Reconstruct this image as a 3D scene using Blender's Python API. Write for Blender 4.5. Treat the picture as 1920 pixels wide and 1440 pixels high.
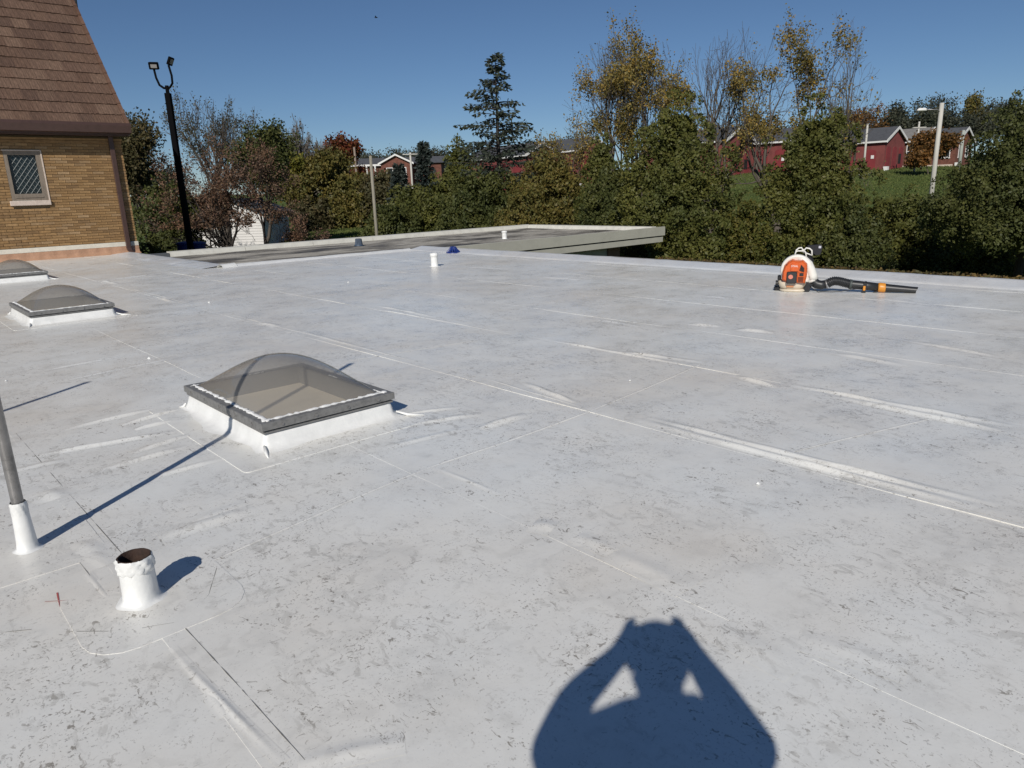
import bpy, math, random
import numpy as np
from mathutils import Vector, Matrix

for o in list(bpy.data.objects): bpy.data.objects.remove(o)
scene = bpy.context.scene
C = scene.collection

# ------------------------------------------------------------------ camera, sky, sun, exposure
FPX, PITCH, ROLL, YAW = 1339.2, 0.264143, -0.033126, -0.733004
H = 1.4
F_ = Vector((0, math.cos(PITCH), -math.sin(PITCH)))
X0 = Vector((1, 0, 0)); U0 = X0.cross(F_)
X_ = X0 * math.cos(ROLL) + U0 * math.sin(ROLL)
U_ = -X0 * math.sin(ROLL) + U0 * math.cos(ROLL)
cam = bpy.data.cameras.new('camera')
cam.sensor_fit = 'HORIZONTAL'; cam.sensor_width = 36; cam.lens = FPX / 1920 * 36
cam.clip_start = 0.01; cam.clip_end = 4000
camo = bpy.data.objects.new('camera', cam); C.objects.link(camo)
m = Matrix((X_, U_, -F_)).transposed().to_4x4(); m.translation = (0, 0, H)
camo.matrix_world = m
scene.camera = camo

SUN_DIR = Vector((0.171, 0.813, -0.557)).normalized()      # the way the light travels
w = bpy.data.worlds.new('World'); scene.world = w; w.use_nodes = True
nt = w.node_tree; bg = nt.nodes['Background']
sky = nt.nodes.new('ShaderNodeTexSky'); sky.sky_type = 'NISHITA'; sky.sun_disc = False
sky.sun_elevation = math.asin(-SUN_DIR.z)
sky.sun_rotation = math.atan2(-SUN_DIR.x, -SUN_DIR.y)
sky.altitude = 1800; sky.air_density = 1.0; sky.dust_density = 0.0; sky.ozone_density = 6.0
nt.links.new(sky.outputs[0], bg.inputs[0]); bg.inputs[1].default_value = 0.053
sun = bpy.data.lights.new('sun', 'SUN'); sun.energy = 3.6; sun.angle = math.radians(0.53); sun.color = (1.0, 0.95, 0.88)
suno = bpy.data.objects.new('sun', sun); C.objects.link(suno)
suno.rotation_euler = SUN_DIR.to_track_quat('-Z', 'Y').to_euler()
scene.view_settings.view_transform = 'Standard'; scene.view_settings.look = 'None'
scene.view_settings.exposure = 0.10; scene.view_settings.gamma = 1.0
scene.view_settings.use_curve_mapping = False
scene.cycles.max_bounces = 8; scene.cycles.transparent_max_bounces = 12

# ------------------------------------------------------------------ frames
ADIR = Vector((math.sin(YAW), math.cos(YAW), 0)); BDIR = Vector((math.cos(YAW), -math.sin(YAW), 0))
GRID = math.atan2(BDIR.y, BDIR.x)                          # building grid: local x = BDIR, local y = ADIR
def W(b, a, z=0): return BDIR * b + ADIR * a + Vector((0, 0, z))
def ray(px, py): return F_ + X_ * ((px - 960) / FPX) + U_ * ((720 - py) / FPX)
def at(px, py, D):
    d = ray(px, py); return Vector((0, 0, H)) + d * (D / d.y)
def onz(px, py, z=0.0):
    d = ray(px, py); return Vector((0, 0, H)) + d * ((z - H) / d.z)
def ba(P): return P.dot(BDIR), P.dot(ADIR)
def clamp(t, a=0., b=1.): return max(a, min(b, t))
def smooth(t): t = clamp(t); return t * t * (3 - 2 * t)
YL, ZL = [-50, 28, 60, 100, 160, 400, 2000], [-3.6, -3.5, -1.65, 0, 1.5, 4, 8]
YR, ZR = [-50, 24, 45, 70, 82, 95, 140, 250, 600, 2000], [-3.6, -3.5, -1.4, .45, 1.6, 2.6, 4.6, 7, 10, 14]
def gz(x, y):
    s = smooth((x / max(y, 5.) + .2) / .55)
    return float(np.interp(y, YL, ZL)) * (1 - s) + float(np.interp(y, YR, ZR)) * s

# ------------------------------------------------------------------ materials
MATS = {}
def new_mat(name):
    mt = bpy.data.materials.new(name); mt.use_nodes = True; MATS[name] = mt
    return mt, mt.node_tree, mt.node_tree.nodes['Principled BSDF']
def noise(nt, scale, detail=4, rough=.55, coord='Object', stretch=None, dis=0.):
    tc = nt.nodes.new('ShaderNodeTexCoord'); n = nt.nodes.new('ShaderNodeTexNoise')
    n.inputs['Distortion'].default_value = dis; n.inputs['Scale'].default_value = scale; n.inputs['Detail'].default_value = detail; n.inputs['Roughness'].default_value = rough
    if stretch:
        mp = nt.nodes.new('ShaderNodeMapping'); mp.inputs['Scale'].default_value = stretch[:3]
        if len(stretch) > 3: mp.inputs['Rotation'].default_value = (0, 0, stretch[3])
        nt.links.new(tc.outputs[coord], mp.inputs[0]); nt.links.new(mp.outputs[0], n.inputs['Vector'])
    else: nt.links.new(tc.outputs[coord], n.inputs['Vector'])
    return n.outputs['Fac']
def ramp(nt, src, stops, interp='LINEAR'):
    r = nt.nodes.new('ShaderNodeValToRGB'); e = r.color_ramp.elements; r.color_ramp.interpolation = interp
    while len(e) < len(stops): e.new(.5)
    for el, (p, c) in zip(e, stops):
        el.position = p; el.color = (c, c, c, 1) if not hasattr(c, '__len__') else (*c, 1)
    nt.links.new(src, r.inputs[0]); return r.outputs[0]
def mix(nt, fac, a, b, mode='MIX'):
    mx = nt.nodes.new('ShaderNodeMix'); mx.data_type = 'RGBA'; mx.blend_type = mode
    for s, v in ((mx.inputs[0], fac), (mx.inputs[6], a), (mx.inputs[7], b)):
        if isinstance(v, (int, float)): s.default_value = v
        elif isinstance(v, tuple): s.default_value = (*v, 1)
        else: nt.links.new(v, s)
    return mx.outputs[2]
def bump(nt, bs, src, strength=.3, dist=.01, prev=None):
    b = nt.nodes.new('ShaderNodeBump'); b.inputs['Strength'].default_value = strength; b.inputs['Distance'].default_value = dist
    nt.links.new(src, b.inputs['Height'])
    if prev: nt.links.new(prev, b.inputs['Normal'])
    nt.links.new(b.outputs[0], bs.inputs['Normal']); return b.outputs[0]
def mat(name, col, rough=.6, metal=0., var=.0, vscale=6., bmp=0., bscale=60., spec=.5, dark=None, stretch=None, dist=.01):
    if name in MATS: return MATS[name]
    mt, nt, bs = new_mat(name)
    bs.inputs['Roughness'].default_value = rough; bs.inputs['Metallic'].default_value = metal
    bs.inputs['Specular IOR Level'].default_value = spec
    if var > 0:
        n = noise(nt, vscale, 6, .6, stretch=stretch)
        d = dark or tuple(c * (1 - var) for c in col); l = tuple(min(1, c * (1 + var * .6)) for c in col)
        nt.links.new(ramp(nt, n, [(.3, d), (.5, col), (.72, l)]), bs.inputs['Base Color'])
    else: bs.inputs['Base Color'].default_value = (*col, 1)
    if bmp > 0: bump(nt, bs, noise(nt, bscale, 5, .6, stretch=stretch), bmp, dist)
    return mt
def mat_rand(name, cols, rough=.8, per='island', var=.2, vscale=20, bmp=0., bscale=60, spec=.3, stretch=None):
    """a colour picked for each piece"""
    mt, nt, bs = new_mat(name)
    bs.inputs['Roughness'].default_value = rough; bs.inputs['Specular IOR Level'].default_value = spec
    if per == 'island': src = nt.nodes.new('ShaderNodeNewGeometry').outputs['Random Per Island']
    else: src = nt.nodes.new('ShaderNodeObjectInfo').outputs['Random']
    k = len(cols); c = ramp(nt, src, [(i / max(1, k - 1), q) for i, q in enumerate(cols)])
    if var:
        n = noise(nt, vscale, 5, .65, stretch=stretch)
        c = mix(nt, 1., c, ramp(nt, n, [(.3, 1 - var), (.7, 1 + var)]), 'MULTIPLY')
    nt.links.new(c, bs.inputs['Base Color'])
    if bmp > 0: bump(nt, bs, noise(nt, bscale, 5, .6, stretch=stretch), bmp, .01)
    return mt
def mat_leaf(name, cols, rough=.55, tr=.25):
    mt, nt, bs = new_mat(name)
    g = nt.nodes.new('ShaderNodeNewGeometry')
    k = len(cols); c = ramp(nt, g.outputs['Random Per Island'], [(i / max(1, k - 1), q) for i, q in enumerate(cols)])
    n = noise(nt, .7, 2, .5)
    c = mix(nt, 1., c, ramp(nt, n, [(.35, (.75, .8, .8)), (.65, (1.2, 1.12, 1.0))]), 'MULTIPLY')
    nt.links.new(c, bs.inputs['Base Color']); bs.inputs['Roughness'].default_value = rough
    bs.inputs['Specular IOR Level'].default_value = .25
    if tr:
        t = nt.nodes.new('ShaderNodeBsdfTranslucent'); nt.links.new(c, t.inputs[0])
        mx = nt.nodes.new('ShaderNodeMixShader'); mx.inputs[0].default_value = tr
        nt.links.new(bs.outputs[0], mx.inputs[1]); nt.links.new(t.outputs[0], mx.inputs[2])
        nt.links.new(mx.outputs[0], nt.nodes['Material Output'].inputs[0])
    return mt

# ------------------------------------------------------------------ mesh helpers
class MB:
    def __init__(s): s.v = []; s.f = []
    def add(s, vs, fs):
        k = len(s.v); s.v += [tuple(p) for p in vs]; s.f += [tuple(i + k for i in f) for f in fs]; return s
    def box(s, x0, x1, y0, y1, z0, z1, b=0.):
        if b <= 0:
            vs = [(x, y, z) for z in (z0, z1) for x, y in ((x0, y0), (x1, y0), (x1, y1), (x0, y1))]
            return s.add(vs, [(3, 2, 1, 0), (4, 5, 6, 7), (0, 1, 5, 4), (1, 2, 6, 5), (2, 3, 7, 6), (3, 0, 4, 7)])
        vs = []
        for z, k in ((z0, b), (z0 + b, 0), (z1 - b, 0), (z1, b)):
            vs += [(x0 + k + b, y0 + k, z), (x1 - k - b, y0 + k, z), (x1 - k, y0 + k + b, z), (x1 - k, y1 - k - b, z),
                   (x1 - k - b, y1 - k, z), (x0 + k + b, y1 - k, z), (x0 + k, y1 - k - b, z), (x0 + k, y0 + k + b, z)]
        fs = [tuple(range(7, -1, -1)), tuple(range(24, 32))]
        for j in range(3):
            for i in range(8): fs.append((j * 8 + i, j * 8 + (i + 1) % 8, j * 8 + 8 + (i + 1) % 8, j * 8 + 8 + i))
        return s.add(vs, fs)
    def prism(s, poly, z0, z1, ax='z'):
        n = len(poly)
        def q(a, b, c): return {'z': (a, b, c), 'y': (a, c, b), 'x': (c, a, b)}[ax]
        vs = [q(a, b, z0) for a, b in poly] + [q(a, b, z1) for a, b in poly]
        fs = [tuple(range(n - 1, -1, -1)), tuple(range(n, 2 * n))] + [(i, (i + 1) % n, n + (i + 1) % n, n + i) for i in range(n)]
        return s.add(vs, fs)
    def tube(s, pts, rad, n=8, cap=True, flat=1.0):
        pts = [Vector(p) for p in pts]; R = rad if hasattr(rad, '__len__') else [rad] * len(pts)
        k = len(s.v); up = None; L = len(pts)
        for i, p in enumerate(pts):
            t = (pts[min(i + 1, L - 1)] - pts[max(i - 1, 0)]).normalized()
            if up is None:
                up = Vector((0, 0, 1)) if abs(t.z) < .9 else Vector((1, 0, 0))
            sd = t.cross(up)
            if sd.length < 1e-5: sd = t.orthogonal()
            sd.normalize(); up = sd.cross(t).normalized()
            for j in range(n):
                a = 2 * math.pi * j / n; s.v.append(tuple(p + (sd * math.cos(a) + up * math.sin(a) * flat) * R[i]))
        for i in range(L - 1):
            for j in range(n):
                s.f.append((k + i * n + j, k + i * n + (j + 1) % n, k + (i + 1) * n + (j + 1) % n, k + (i + 1) * n + j))
        if cap: s.f.append(tuple(k + j for j in range(n - 1, -1, -1))); s.f.append(tuple(k + (L - 1) * n + j for j in range(n)))
        return s
    def lathe(s, prof, n=24, c=(0, 0, 0), jit=None):
        k = len(s.v)
        for i, (r, z) in enumerate(prof):
            for j in range(n):
                a = 2 * math.pi * j / n; rr = r * (jit(i, j) if jit else 1)
                s.v.append((c[0] + rr * math.cos(a), c[1] + rr * math.sin(a), c[2] + z))
        for i in range(len(prof) - 1):
            for j in range(n):
                s.f.append((k + i * n + j, k + i * n + (j + 1) % n, k + (i + 1) * n + (j + 1) % n, k + (i + 1) * n + j))
        return s
    def loft(s, rings, close=True, cap=False):
        k = len(s.v); n = len(rings[0])
        for r in rings: s.v += [tuple(p) for p in r]
        for i in range(len(rings) - 1):
            for j in range(n if close else n - 1):
                s.f.append((k + i * n + j, k + i * n + (j + 1) % n, k + (i + 1) * n + (j + 1) % n, k + (i + 1) * n + j))
        if cap: s.f.append(tuple(k + j for j in range(n - 1, -1, -1))); s.f.append(tuple(k + (len(rings) - 1) * n + j for j in range(n)))
        return s
    def data(s, name, m=None, sm=False):
        me = bpy.data.meshes.new(name); me.from_pydata(s.v, [], s.f); me.update()
        if m: me.materials.append(m)
        if sm: me.polygons.foreach_set('use_smooth', [True] * len(me.polygons))
        return me
    def build(s, name, m, parent=None, sm=False):
        return link(name, s.data(name, m, sm), parent)
def link(name, me, parent=None, loc=None, rz=None):
    o = bpy.data.objects.new(name, me); C.objects.link(o)
    if parent: o.parent = parent
    if loc is not None: o.location = loc
    if rz is not None: o.rotation_euler = (0, 0, rz)
    return o
def empty(name, loc, rz=0.):
    o = bpy.data.objects.new(name, None); C.objects.link(o); o.location = loc; o.rotation_euler = (0, 0, rz)
    o.empty_display_size = .2; return o
def tag(o, label=None, cat=None, group=None, kind=None):
    for k, v in (('label', label), ('category', cat), ('group', group), ('kind', kind)):
        if v: o[k] = v
    return o
def np_mesh(name, V, Q, m, sm=False):
    me = bpy.data.meshes.new(name); V = np.asarray(V, dtype=np.float32); Q = np.asarray(Q, dtype=np.int32)
    k = Q.shape[1]
    me.vertices.add(len(V)); me.vertices.foreach_set('co', V.ravel())
    me.loops.add(Q.size); me.loops.foreach_set('vertex_index', Q.ravel())
    me.polygons.add(len(Q)); me.polygons.foreach_set('loop_start', np.arange(len(Q), dtype=np.int32) * k)
    me.update(calc_edges=True)
    me.polygons.foreach_set('use_smooth', np.full(len(Q), bool(sm)))
    if m: me.materials.append(m)
    return me
def vnoise(x, y, seed=0):
    """smooth value noise on arrays"""
    r = np.random.default_rng(seed); T = r.random((64, 64))
    xi = np.floor(x).astype(int); yi = np.floor(y).astype(int); u = x - xi; v = y - yi
    u = u * u * (3 - 2 * u); v = v * v * (3 - 2 * v)
    g = lambda a, b: T[a % 64, b % 64]
    return (g(xi, yi) * (1 - u) + g(xi + 1, yi) * u) * (1 - v) + (g(xi, yi + 1) * (1 - u) + g(xi + 1, yi + 1) * u) * v - .5

# ------------------------------------------------------------------ ground
def build_ground():
    xs = np.unique(np.concatenate([np.linspace(-900, -120, 14), np.linspace(-120, 160, 85), np.linspace(160, 1200, 14)]))
    ys = np.unique(np.concatenate([np.linspace(-120, 20, 12), np.linspace(20, 170, 70), np.linspace(170, 1600, 20)]))
    V = []; 
    for y in ys:
        for x in xs: V.append((x, y, gz(x, y)))
    V = np.array(V); V[:, 2] += vnoise(V[:, 0] / 9, V[:, 1] / 9, 3) * .25
    nx = len(xs); Q = [(j * nx + i, j * nx + i + 1, (j + 1) * nx + i + 1, (j + 1) * nx + i) for j in range(len(ys) - 1) for i in range(nx - 1)]
    mt, nt, bs = new_mat('lawn_grass')
    a = noise(nt, .12, 5, .6); b = noise(nt, 2.5, 6, .7)
    c = ramp(nt, a, [(.3, (.082, .112, .03)), (.5, (.10, .132, .036)), (.7, (.12, .138, .046))])
    c = mix(nt, 1., c, ramp(nt, b, [(.25, .6), (.75, 1.3)]), 'MULTIPLY')
    nt.links.new(c, bs.inputs['Base Color']); bs.inputs['Roughness'].default_value = .9; bs.inputs['Specular IOR Level'].default_value = .1
    bump(nt, bs, noise(nt, 9, 6, .7), .8, .1)
    tag(link('ground', np_mesh('ground', V, Q, mt, True)), kind='structure')
    # grass blades on the lawns that show between the trees
    rg = np.random.default_rng(5); P = []
    for (x0, x1, y0, y1, n) in ((-22, -6, 47, 66, 9000), (20, 72, 58, 98, 26000)):
        x = rg.uniform(x0, x1, n); y = rg.uniform(y0, y1, n); P.append(np.stack([x, y, np.array([gz(a, b) for a, b in zip(x, y)])], 1))
    P = np.concatenate(P); P[:, 2] += vnoise(P[:, 0] / 9, P[:, 1] / 9, 3) * .25
    d = rg.normal(0, .5, P.shape); d[:, 2] = 1
    gm = mat_leaf('grass_blades', [(.085, .115, .032), (.108, .137, .04), (.13, .145, .052)], .8, .2)
    tag(link('grass', leaf_mesh('grass', P, d, rg.uniform(.1, .2, len(P)), .35, rg, gm)), 'short green lawn grass in front of the far brick blocks', 'grass', kind='stuff')
def leaf_mesh(name, P, d, s, wr, rg, m, nrm=None):
    d = d / (np.linalg.norm(d, axis=1, keepdims=True) + 1e-9)
    sd = np.cross(d, rg.normal(0, 1, d.shape) if nrm is None else nrm); sd /= (np.linalg.norm(sd, axis=1, keepdims=True) + 1e-9)
    s = np.asarray(s)[:, None]; n = len(P)
    V = np.stack([P, P + d * s * .5 + sd * s * wr, P + d * s, P + d * s * .5 - sd * s * wr], 1).reshape(-1, 3)
    return np_mesh(name, V, np.arange(4 * n).reshape(-1, 4), m)
build_ground()

# ------------------------------------------------------------------ surface materials
def membrane_mat(name, base, dirt=1., gloss=.3):
    mt, nt, bs = new_mat(name)
    # broad water stains and blotches, then smudges, scuff flecks and grit
    big = noise(nt, .5, 5, .62); mid = noise(nt, 2.4, 6, .66); pat = noise(nt, 1.3, 5, .62); pat2 = noise(nt, 3.1, 4, .6, stretch=(1, 1.3, 1, .8))
    blot = noise(nt, 7, 7, .7); smud = noise(nt, 12, 6, .72, stretch=(1.4, .8, 1, -.35), dis=.8); fine = noise(nt, 30, 5, .66, stretch=(1.35, .75, 1, .75), dis=1.2); fin2 = noise(nt, 50, 4, .64, stretch=(.8, 1.4, 1, .3), dis=.9); grit = noise(nt, 95, 2, .6)
    cool = tuple(base); warm = (base[0] * .95, base[1] * .885, base[2] * .815)
    c = ramp(nt, big, [(.36, cool), (.55, tuple((p + q) / 2 for p, q in zip(cool, warm))), (.7, warm)])
    c = mix(nt, 1., c, ramp(nt, mid, [(.3, 1 - .10 * dirt), (.46, 1.), (.7, 1.03)]), 'MULTIPLY')
    c = mix(nt, 1., c, ramp(nt, blot, [(.30, 1 - .10 * dirt), (.44, 1.), (.7, 1.02)]), 'MULTIPLY')
    c = mix(nt, 1., c, ramp(nt, big, [(.0, 1.), (.535, 1.), (.545, 1 - .09 * dirt), (.553, 1 - .02 * dirt), (.60, 1.)]), 'MULTIPLY')
    def both(x, y): return mix(nt, 1., x, y, 'MULTIPLY')
    st = both(ramp(nt, smud, [(.545, 0.), (.60, 1.)]), ramp(nt, pat, [(.44, .1), (.60, 1.)]))
    fl = both(ramp(nt, fine, [(.595, 0.), (.635, 1.)]), ramp(nt, pat2, [(.46, .06), (.58, 1.)]))
    f2 = both(ramp(nt, fin2, [(.61, 0.), (.65, 1.)]), ramp(nt, pat, [(.44, .08), (.58, 1.)]))
    gr = both(ramp(nt, grit, [(.63, 0.), (.68, 1.)]), ramp(nt, pat2, [(.42, .15), (.62, 1.)]))
    def sc(x, k):
        q = nt.nodes.new('ShaderNodeMath'); q.operation = 'MULTIPLY'; nt.links.new(x, q.inputs[0]); q.inputs[1].default_value = k; return q.outputs[0]
    c = mix(nt, sc(st, .42 * dirt), c, (.33, .315, .28)); c = mix(nt, sc(fl, .78 * dirt), c, (.20, .175, .14)); c = mix(nt, sc(f2, .68 * dirt), c, (.21, .18, .15)); c = mix(nt, sc(gr, .55 * dirt), c, (.12, .11, .10))
    nt.links.new(c, bs.inputs['Base Color'])
    nt.links.new(ramp(nt, mid, [(.3, gloss - .06), (.7, gloss + .12)]), bs.inputs['Roughness'])
    b1 = bump(nt, bs, noise(nt, 3.2, 4, .5), .25, .012)
    bump(nt, bs, noise(nt, 55, 4, .6), .10, .003, b1)
    return mt
M_MEM = membrane_mat('weathered_membrane', (.775, .782, .755))
M_EDGE = membrane_mat('edge_membrane', (.66, .68, .69), .5)
M_NEW = mat('clean_white_membrane', (.79, .79, .765), .35, var=.11, vscale=7, bmp=.25, bscale=9, dist=.02)
M_LINE = mat('dark_seam_dirt', (.20, .19, .17), .8, var=.4, vscale=30)
M_ALU = mat('weathered_aluminium', (.21, .207, .20), .55, .25, var=.3, vscale=30, bmp=.1, bscale=200)
M_DARK = mat('black_gap', (.015, .015, .015), .7)
M_STEEL = mat('galvanised_steel', (.30, .29, .28), .45, .7, var=.35, vscale=18, bmp=.1, bscale=90)
M_BROWN = mat('brown_painted_metal', (.075, .042, .034), .4, .0, var=.15, vscale=8, bmp=.08, bscale=30)
M_BLACKPL = mat('black_plastic', (.012, .012, .013), .38, var=.2, vscale=40)
M_POLE = mat('black_pole_paint', (.005, .005, .006), .9, spec=.05)
M_STONE = mat('pale_stone', (.60, .50, .42), .8, var=.15, vscale=20, bmp=.2, bscale=60)
M_CREAM = mat('cream_metal_trim', (.60, .585, .52), .5, var=.15, vscale=5, bmp=.05, bscale=20)
M_BEIGE = mat('beige_fascia_metal', (.43, .42, .355), .5, var=.08, vscale=3)

# ------------------------------------------------------------------ the flat-roofed building under the camera (local x = BDIR, y = ADIR)
RB = tag(empty('flat_roof_building', W(0, 0, -3.6), GRID), 'low building with weathered white membrane flat roof in the foreground', 'building')
def und(b, a): return vnoise(b / .9 + 7, a / .9 + 3, 1) * .007 + vnoise(b / .33, a / .33, 2) * .0022
SEAMS = [-2.28, -.85, .56, 1.95, 3.35, 4.80, 6.05, 7.50, 8.95, 10.40, 10.85]
SHEETS = []
def lap(i, a): return (.0035 if i in (4, 5) else .0016) * np.clip(.6 + 1.5 * vnoise(a / .8, a * 0 + 2 * i, 12), .15, 1.2)
for i in range(len(SEAMS) - 1):
    b0, b1 = SEAMS[i], SEAMS[i + 1]
    a0, a1 = -4., (22.96 if b1 < 6.1 else 15.5)
    lo = b0 - .05
    bs_ = np.linspace(lo, b1 + .012, max(4, int((b1 - lo) / .07))); as_ = np.arange(a0, a1 + .001, (a1 - a0) / int((a1 - a0) / .09))
    BB, AA = np.meshgrid(bs_, as_)
    Z = .008 + und(BB, AA) + lap(i, AA) * (1 - (BB - lo) / (b1 - lo))
    wob = vnoise(AA / .6, AA * 0 + i, 9) * .012
    V = np.stack([BB + np.where(BB <= lo + .001, wob, 0), AA, Z], 2).reshape(-1, 3); nb = len(bs_); na = len(as_)
    Q = [(j * nb + k, j * nb + k + 1, (j + 1) * nb + k + 1, (j + 1) * nb + k) for j in range(na - 1) for k in range(nb - 1)]
    top = V.reshape(na, nb, 3)[:, 0].copy(); lip = top.copy(); lip[:, 2] -= .0045; n0 = len(V); V = np.concatenate([V, top, lip])
    Q += [(n0 + na + j, n0 + j, n0 + j + 1, n0 + na + j + 1) for j in range(na - 1)]
    o = link('membrane_sheet', np_mesh('membrane_sheet', V, Q, M_MEM, True), RB, (0, 0, 3.6)); SHEETS.append((lo, b1, o))
def rb(name, mb, m, sm=False):
    o = mb.build(name, m, RB, sm); o.location = (0, 0, 3.6); return o
def zr(b, a):
    z = float(und(np.array([b]), np.array([a]))[0]) + .008
    for i, (lo, hi, o) in reversed(list(enumerate(SHEETS))):
        if lo - .004 <= b <= hi + .012: z += float(lap(i, np.array([a]))[0]) * clamp(1 - (b - lo) / (hi - lo)); break
    return z
rr = random.Random(4)
def ridge(pts, wd, ht, name='wrinkle', m=M_MEM, taper=.35, wav=.5):
    """a low fold of membrane: gaussian cross-section, along a path in roof coordinates (b, a)"""
    P = []
    for (p, q) in zip(pts[:-1], pts[1:]):
        p = Vector((*p, 0)); q = Vector((*q, 0)); n = max(3, int((q - p).length / .06))
        P += [p.lerp(q, k / n) for k in range(n)]
    P.append(Vector((*pts[-1], 0))); N = len(P); rings = []; ph = rr.random() * 9
    for i, p in enumerate(P):
        t = (P[min(i + 1, N - 1)] - P[max(i - 1, 0)]).normalized(); sd = Vector((-t.y, t.x, 0)); u = i / (N - 1)
        e = min(1, u / taper, (1 - u) / taper); e = e * e * (3 - 2 * e); g = (1 + wav * math.sin(i * .31 + ph) * .6 + wav * .4 * math.sin(i * .83 + 2 * ph))
        c = p + sd * (.008 * math.sin(i * .17 + ph)); r_ = []
        for k in range(-4, 5):
            q = c + sd * (k / 4 * wd * (1.6 if wd >= .03 else 1.)); hh = (1.45 if wd >= .03 else .7) * ht * e * max(.15, g) * math.exp(-(k / 4) ** 2 * 4.5)
            r_.append((q.x, q.y, zr(q.x, q.y) + .0006 + hh))
        rings.append(r_)
    mid = P[N // 2]; par = None
    for lo, hi, o in SHEETS:
        if lo + .05 <= mid.x <= hi: par = o
    o = MB().loft(rings, close=False).build(name, m, par or RB, True)
    if not par: o.location = (0, 0, 3.6)
    return o
def R(*pp): return [ba(onz(*p)) for p in pp]
# folds along the two long seams
for a, b, wd, ht in [((1182, 786), (1920, 980), .035, .011), ((1197, 782), (1930, 966), .03, .009), ((985, 720), (1080, 758), .03, .014),
                     ((1378, 706), (1458, 728), .035, .011), ((1463, 720), (1925, 806), .035, .010), ((1516, 733), (1925, 822), .04, .010),
                     ((1155, 661), (1322, 681), .04, .010), ((1027, 640), (1275, 683), .03, .007), ((900, 806), (990, 778), .04, .009),
                     ((905, 711), (1110, 771), .02, .006), ((380, 577), (900, 710), .02, .005), ((220, 536), (385, 578), .022, .006),
                     ((640, 569), (1030, 641), .022, .006), ((700, 573), (820, 597), .04, .009), ((300, 560), (330, 569), .04, .010), ((190, 527), (225, 534), .05, .014),
                     ((485, 606), (525, 614), .05, .010), ((1290, 609), (1350, 614), .06, .010), ((1380, 620), (1450, 626), .06, .012),
                     ((1320, 556), (1370, 561), .06, .006), ((1120, 600), (1200, 612), .05, .006), ((1560, 662), (1700, 688), .05, .006), ((1700, 640), (1900, 676), .04, .006),
                     # folds that run out from the skylight
                     ((120, 809), (316, 763), .035, .008), ((229, 800), (345, 768), .03, .010), ((253, 808), (330, 790), .03, .008), ((51, 860), (330, 811), .035, .008),
                     ((249, 851), (364, 815), .03, .007), ((163, 890), (352, 838), .035, .008), ((280, 900), (420, 862), .03, .006), ((342, 988), (465, 942), .04, .006),
                     ((300, 1012), (480, 955), .05, .006), ((740, 782), (860, 765), .03, .006), ((765, 800), (900, 778), .035, .006), ((0, 890), (120, 864), .03, .005),
                     ((330, 470 + 55), (480, 505), .03, .005), ((150, 533), (330, 510), .03, .006), ((60, 700), (240, 668), .03, .004), ((100, 720), (330, 672), .03, .004),
                     ((160, 1080), (200, 1130), .02, .004), ((325, 1218), (530, 1438), .02, .005), ((400, 1300), (432, 1345), .029, .004), ((150, 1015), (185, 1042), .05, .007),
                     ((170, 1035), (205, 1062), .04, .006), ((80, 925), (110, 938), .06, .008), ((1000, 985), (1040, 993), .05, .006), ((1080, 1008), (1150, 1038), .04, .003),
                     ((1150, 1040), (1290, 1110), .05, .003), ((560, 1440), (760, 1400), .03, .003), ((820, 880), (940, 932), .025, .003), ((1640, 560), (1760, 575), .05, .005),
                     ((1000, 520), (1110, 527), .05, .005), ((860, 500), (960, 506), .06, .005), ((440, 555), (560, 540), .05, .004), ((560, 620), (700, 660), .03, .004),
                     ((700, 850), (890, 800), .03, .004), ((1350, 1180), (1500, 1260), .05, .0025), ((1500, 1200), (1700, 1260), .05, .0025)]:
    ridge(R(a, b), wd, ht)
# end laps across the sheets (thin raised edge) and dirt lines drawn along laps
for pts, wd, ht in [(R((380, 1062), (800, 882)), .012, .003), (R((800, 882), (1110, 772)), .014, .004), (R((1110, 772), (1322, 682)), .014, .004),
                    (R((1480, 852), (1777, 779)), .012, .003), (R((60, 560), (330, 515)), .02, .004), (R((640, 680), (900, 640)), .015, .003)]:
    ridge(pts, wd, ht, 'lap_edge', taper=.08, wav=.15)
def flatline(pts, wd, name='dirt_line', m=M_LINE):
    P = [Vector((*p, 0)) for p in pts]; rings = []
    Q_ = []
    for p, q in zip(P[:-1], P[1:]):
        n = max(2, int((q - p).length / .05)); Q_ += [p.lerp(q, k / n) for k in range(n)]
    Q_.append(P[-1])
    for i, p in enumerate(Q_):
        t = (Q_[min(i + 1, len(Q_) - 1)] - Q_[max(i - 1, 0)]).normalized(); sd = Vector((-t.y, t.x, 0)); k = wd * (rr.uniform(.3, 1.) if rr.random() < .8 else .05)
        rings.append([(*(p + sd * k)[:2], zr(p.x, p.y) + .0015), (*(p - sd * k)[:2], zr(p.x, p.y) + .0015)])
    mid = Q_[len(Q_) // 2]; par = [o for lo, hi, o in SHEETS if lo + .05 <= mid.x <= hi][0]
    return MB().loft(rings, close=False).build(name, m, par)
for pts in [[(330, 1163), (455, 1300)], [(455, 1300), (582, 1442)], [(138, 1042), (200, 1122)], [(30, 815), (228, 1040)], [(408, 1066), (392, 1120), (345, 1168)],
            [(1490, 850), (1770, 780)], [(120, 1188), (230, 1188), (330, 1172)], [(0, 1190), (60, 1184)]]:
    flatline(R(*pts), .0017)
M_RED = mat('red_chalk', (.42, .10, .09), .9); M_PINK = mat('faded_red_chalk', (.50, .33, .31), .9)
for pts, mm in [([(108, 1115), (113, 1142)], M_RED), ([(85, 1132), (150, 1128)], M_PINK), ([(190, 1142), (163, 1178)], M_PINK)]: flatline(R(*pts), .004, 'chalk_mark', mm)
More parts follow.
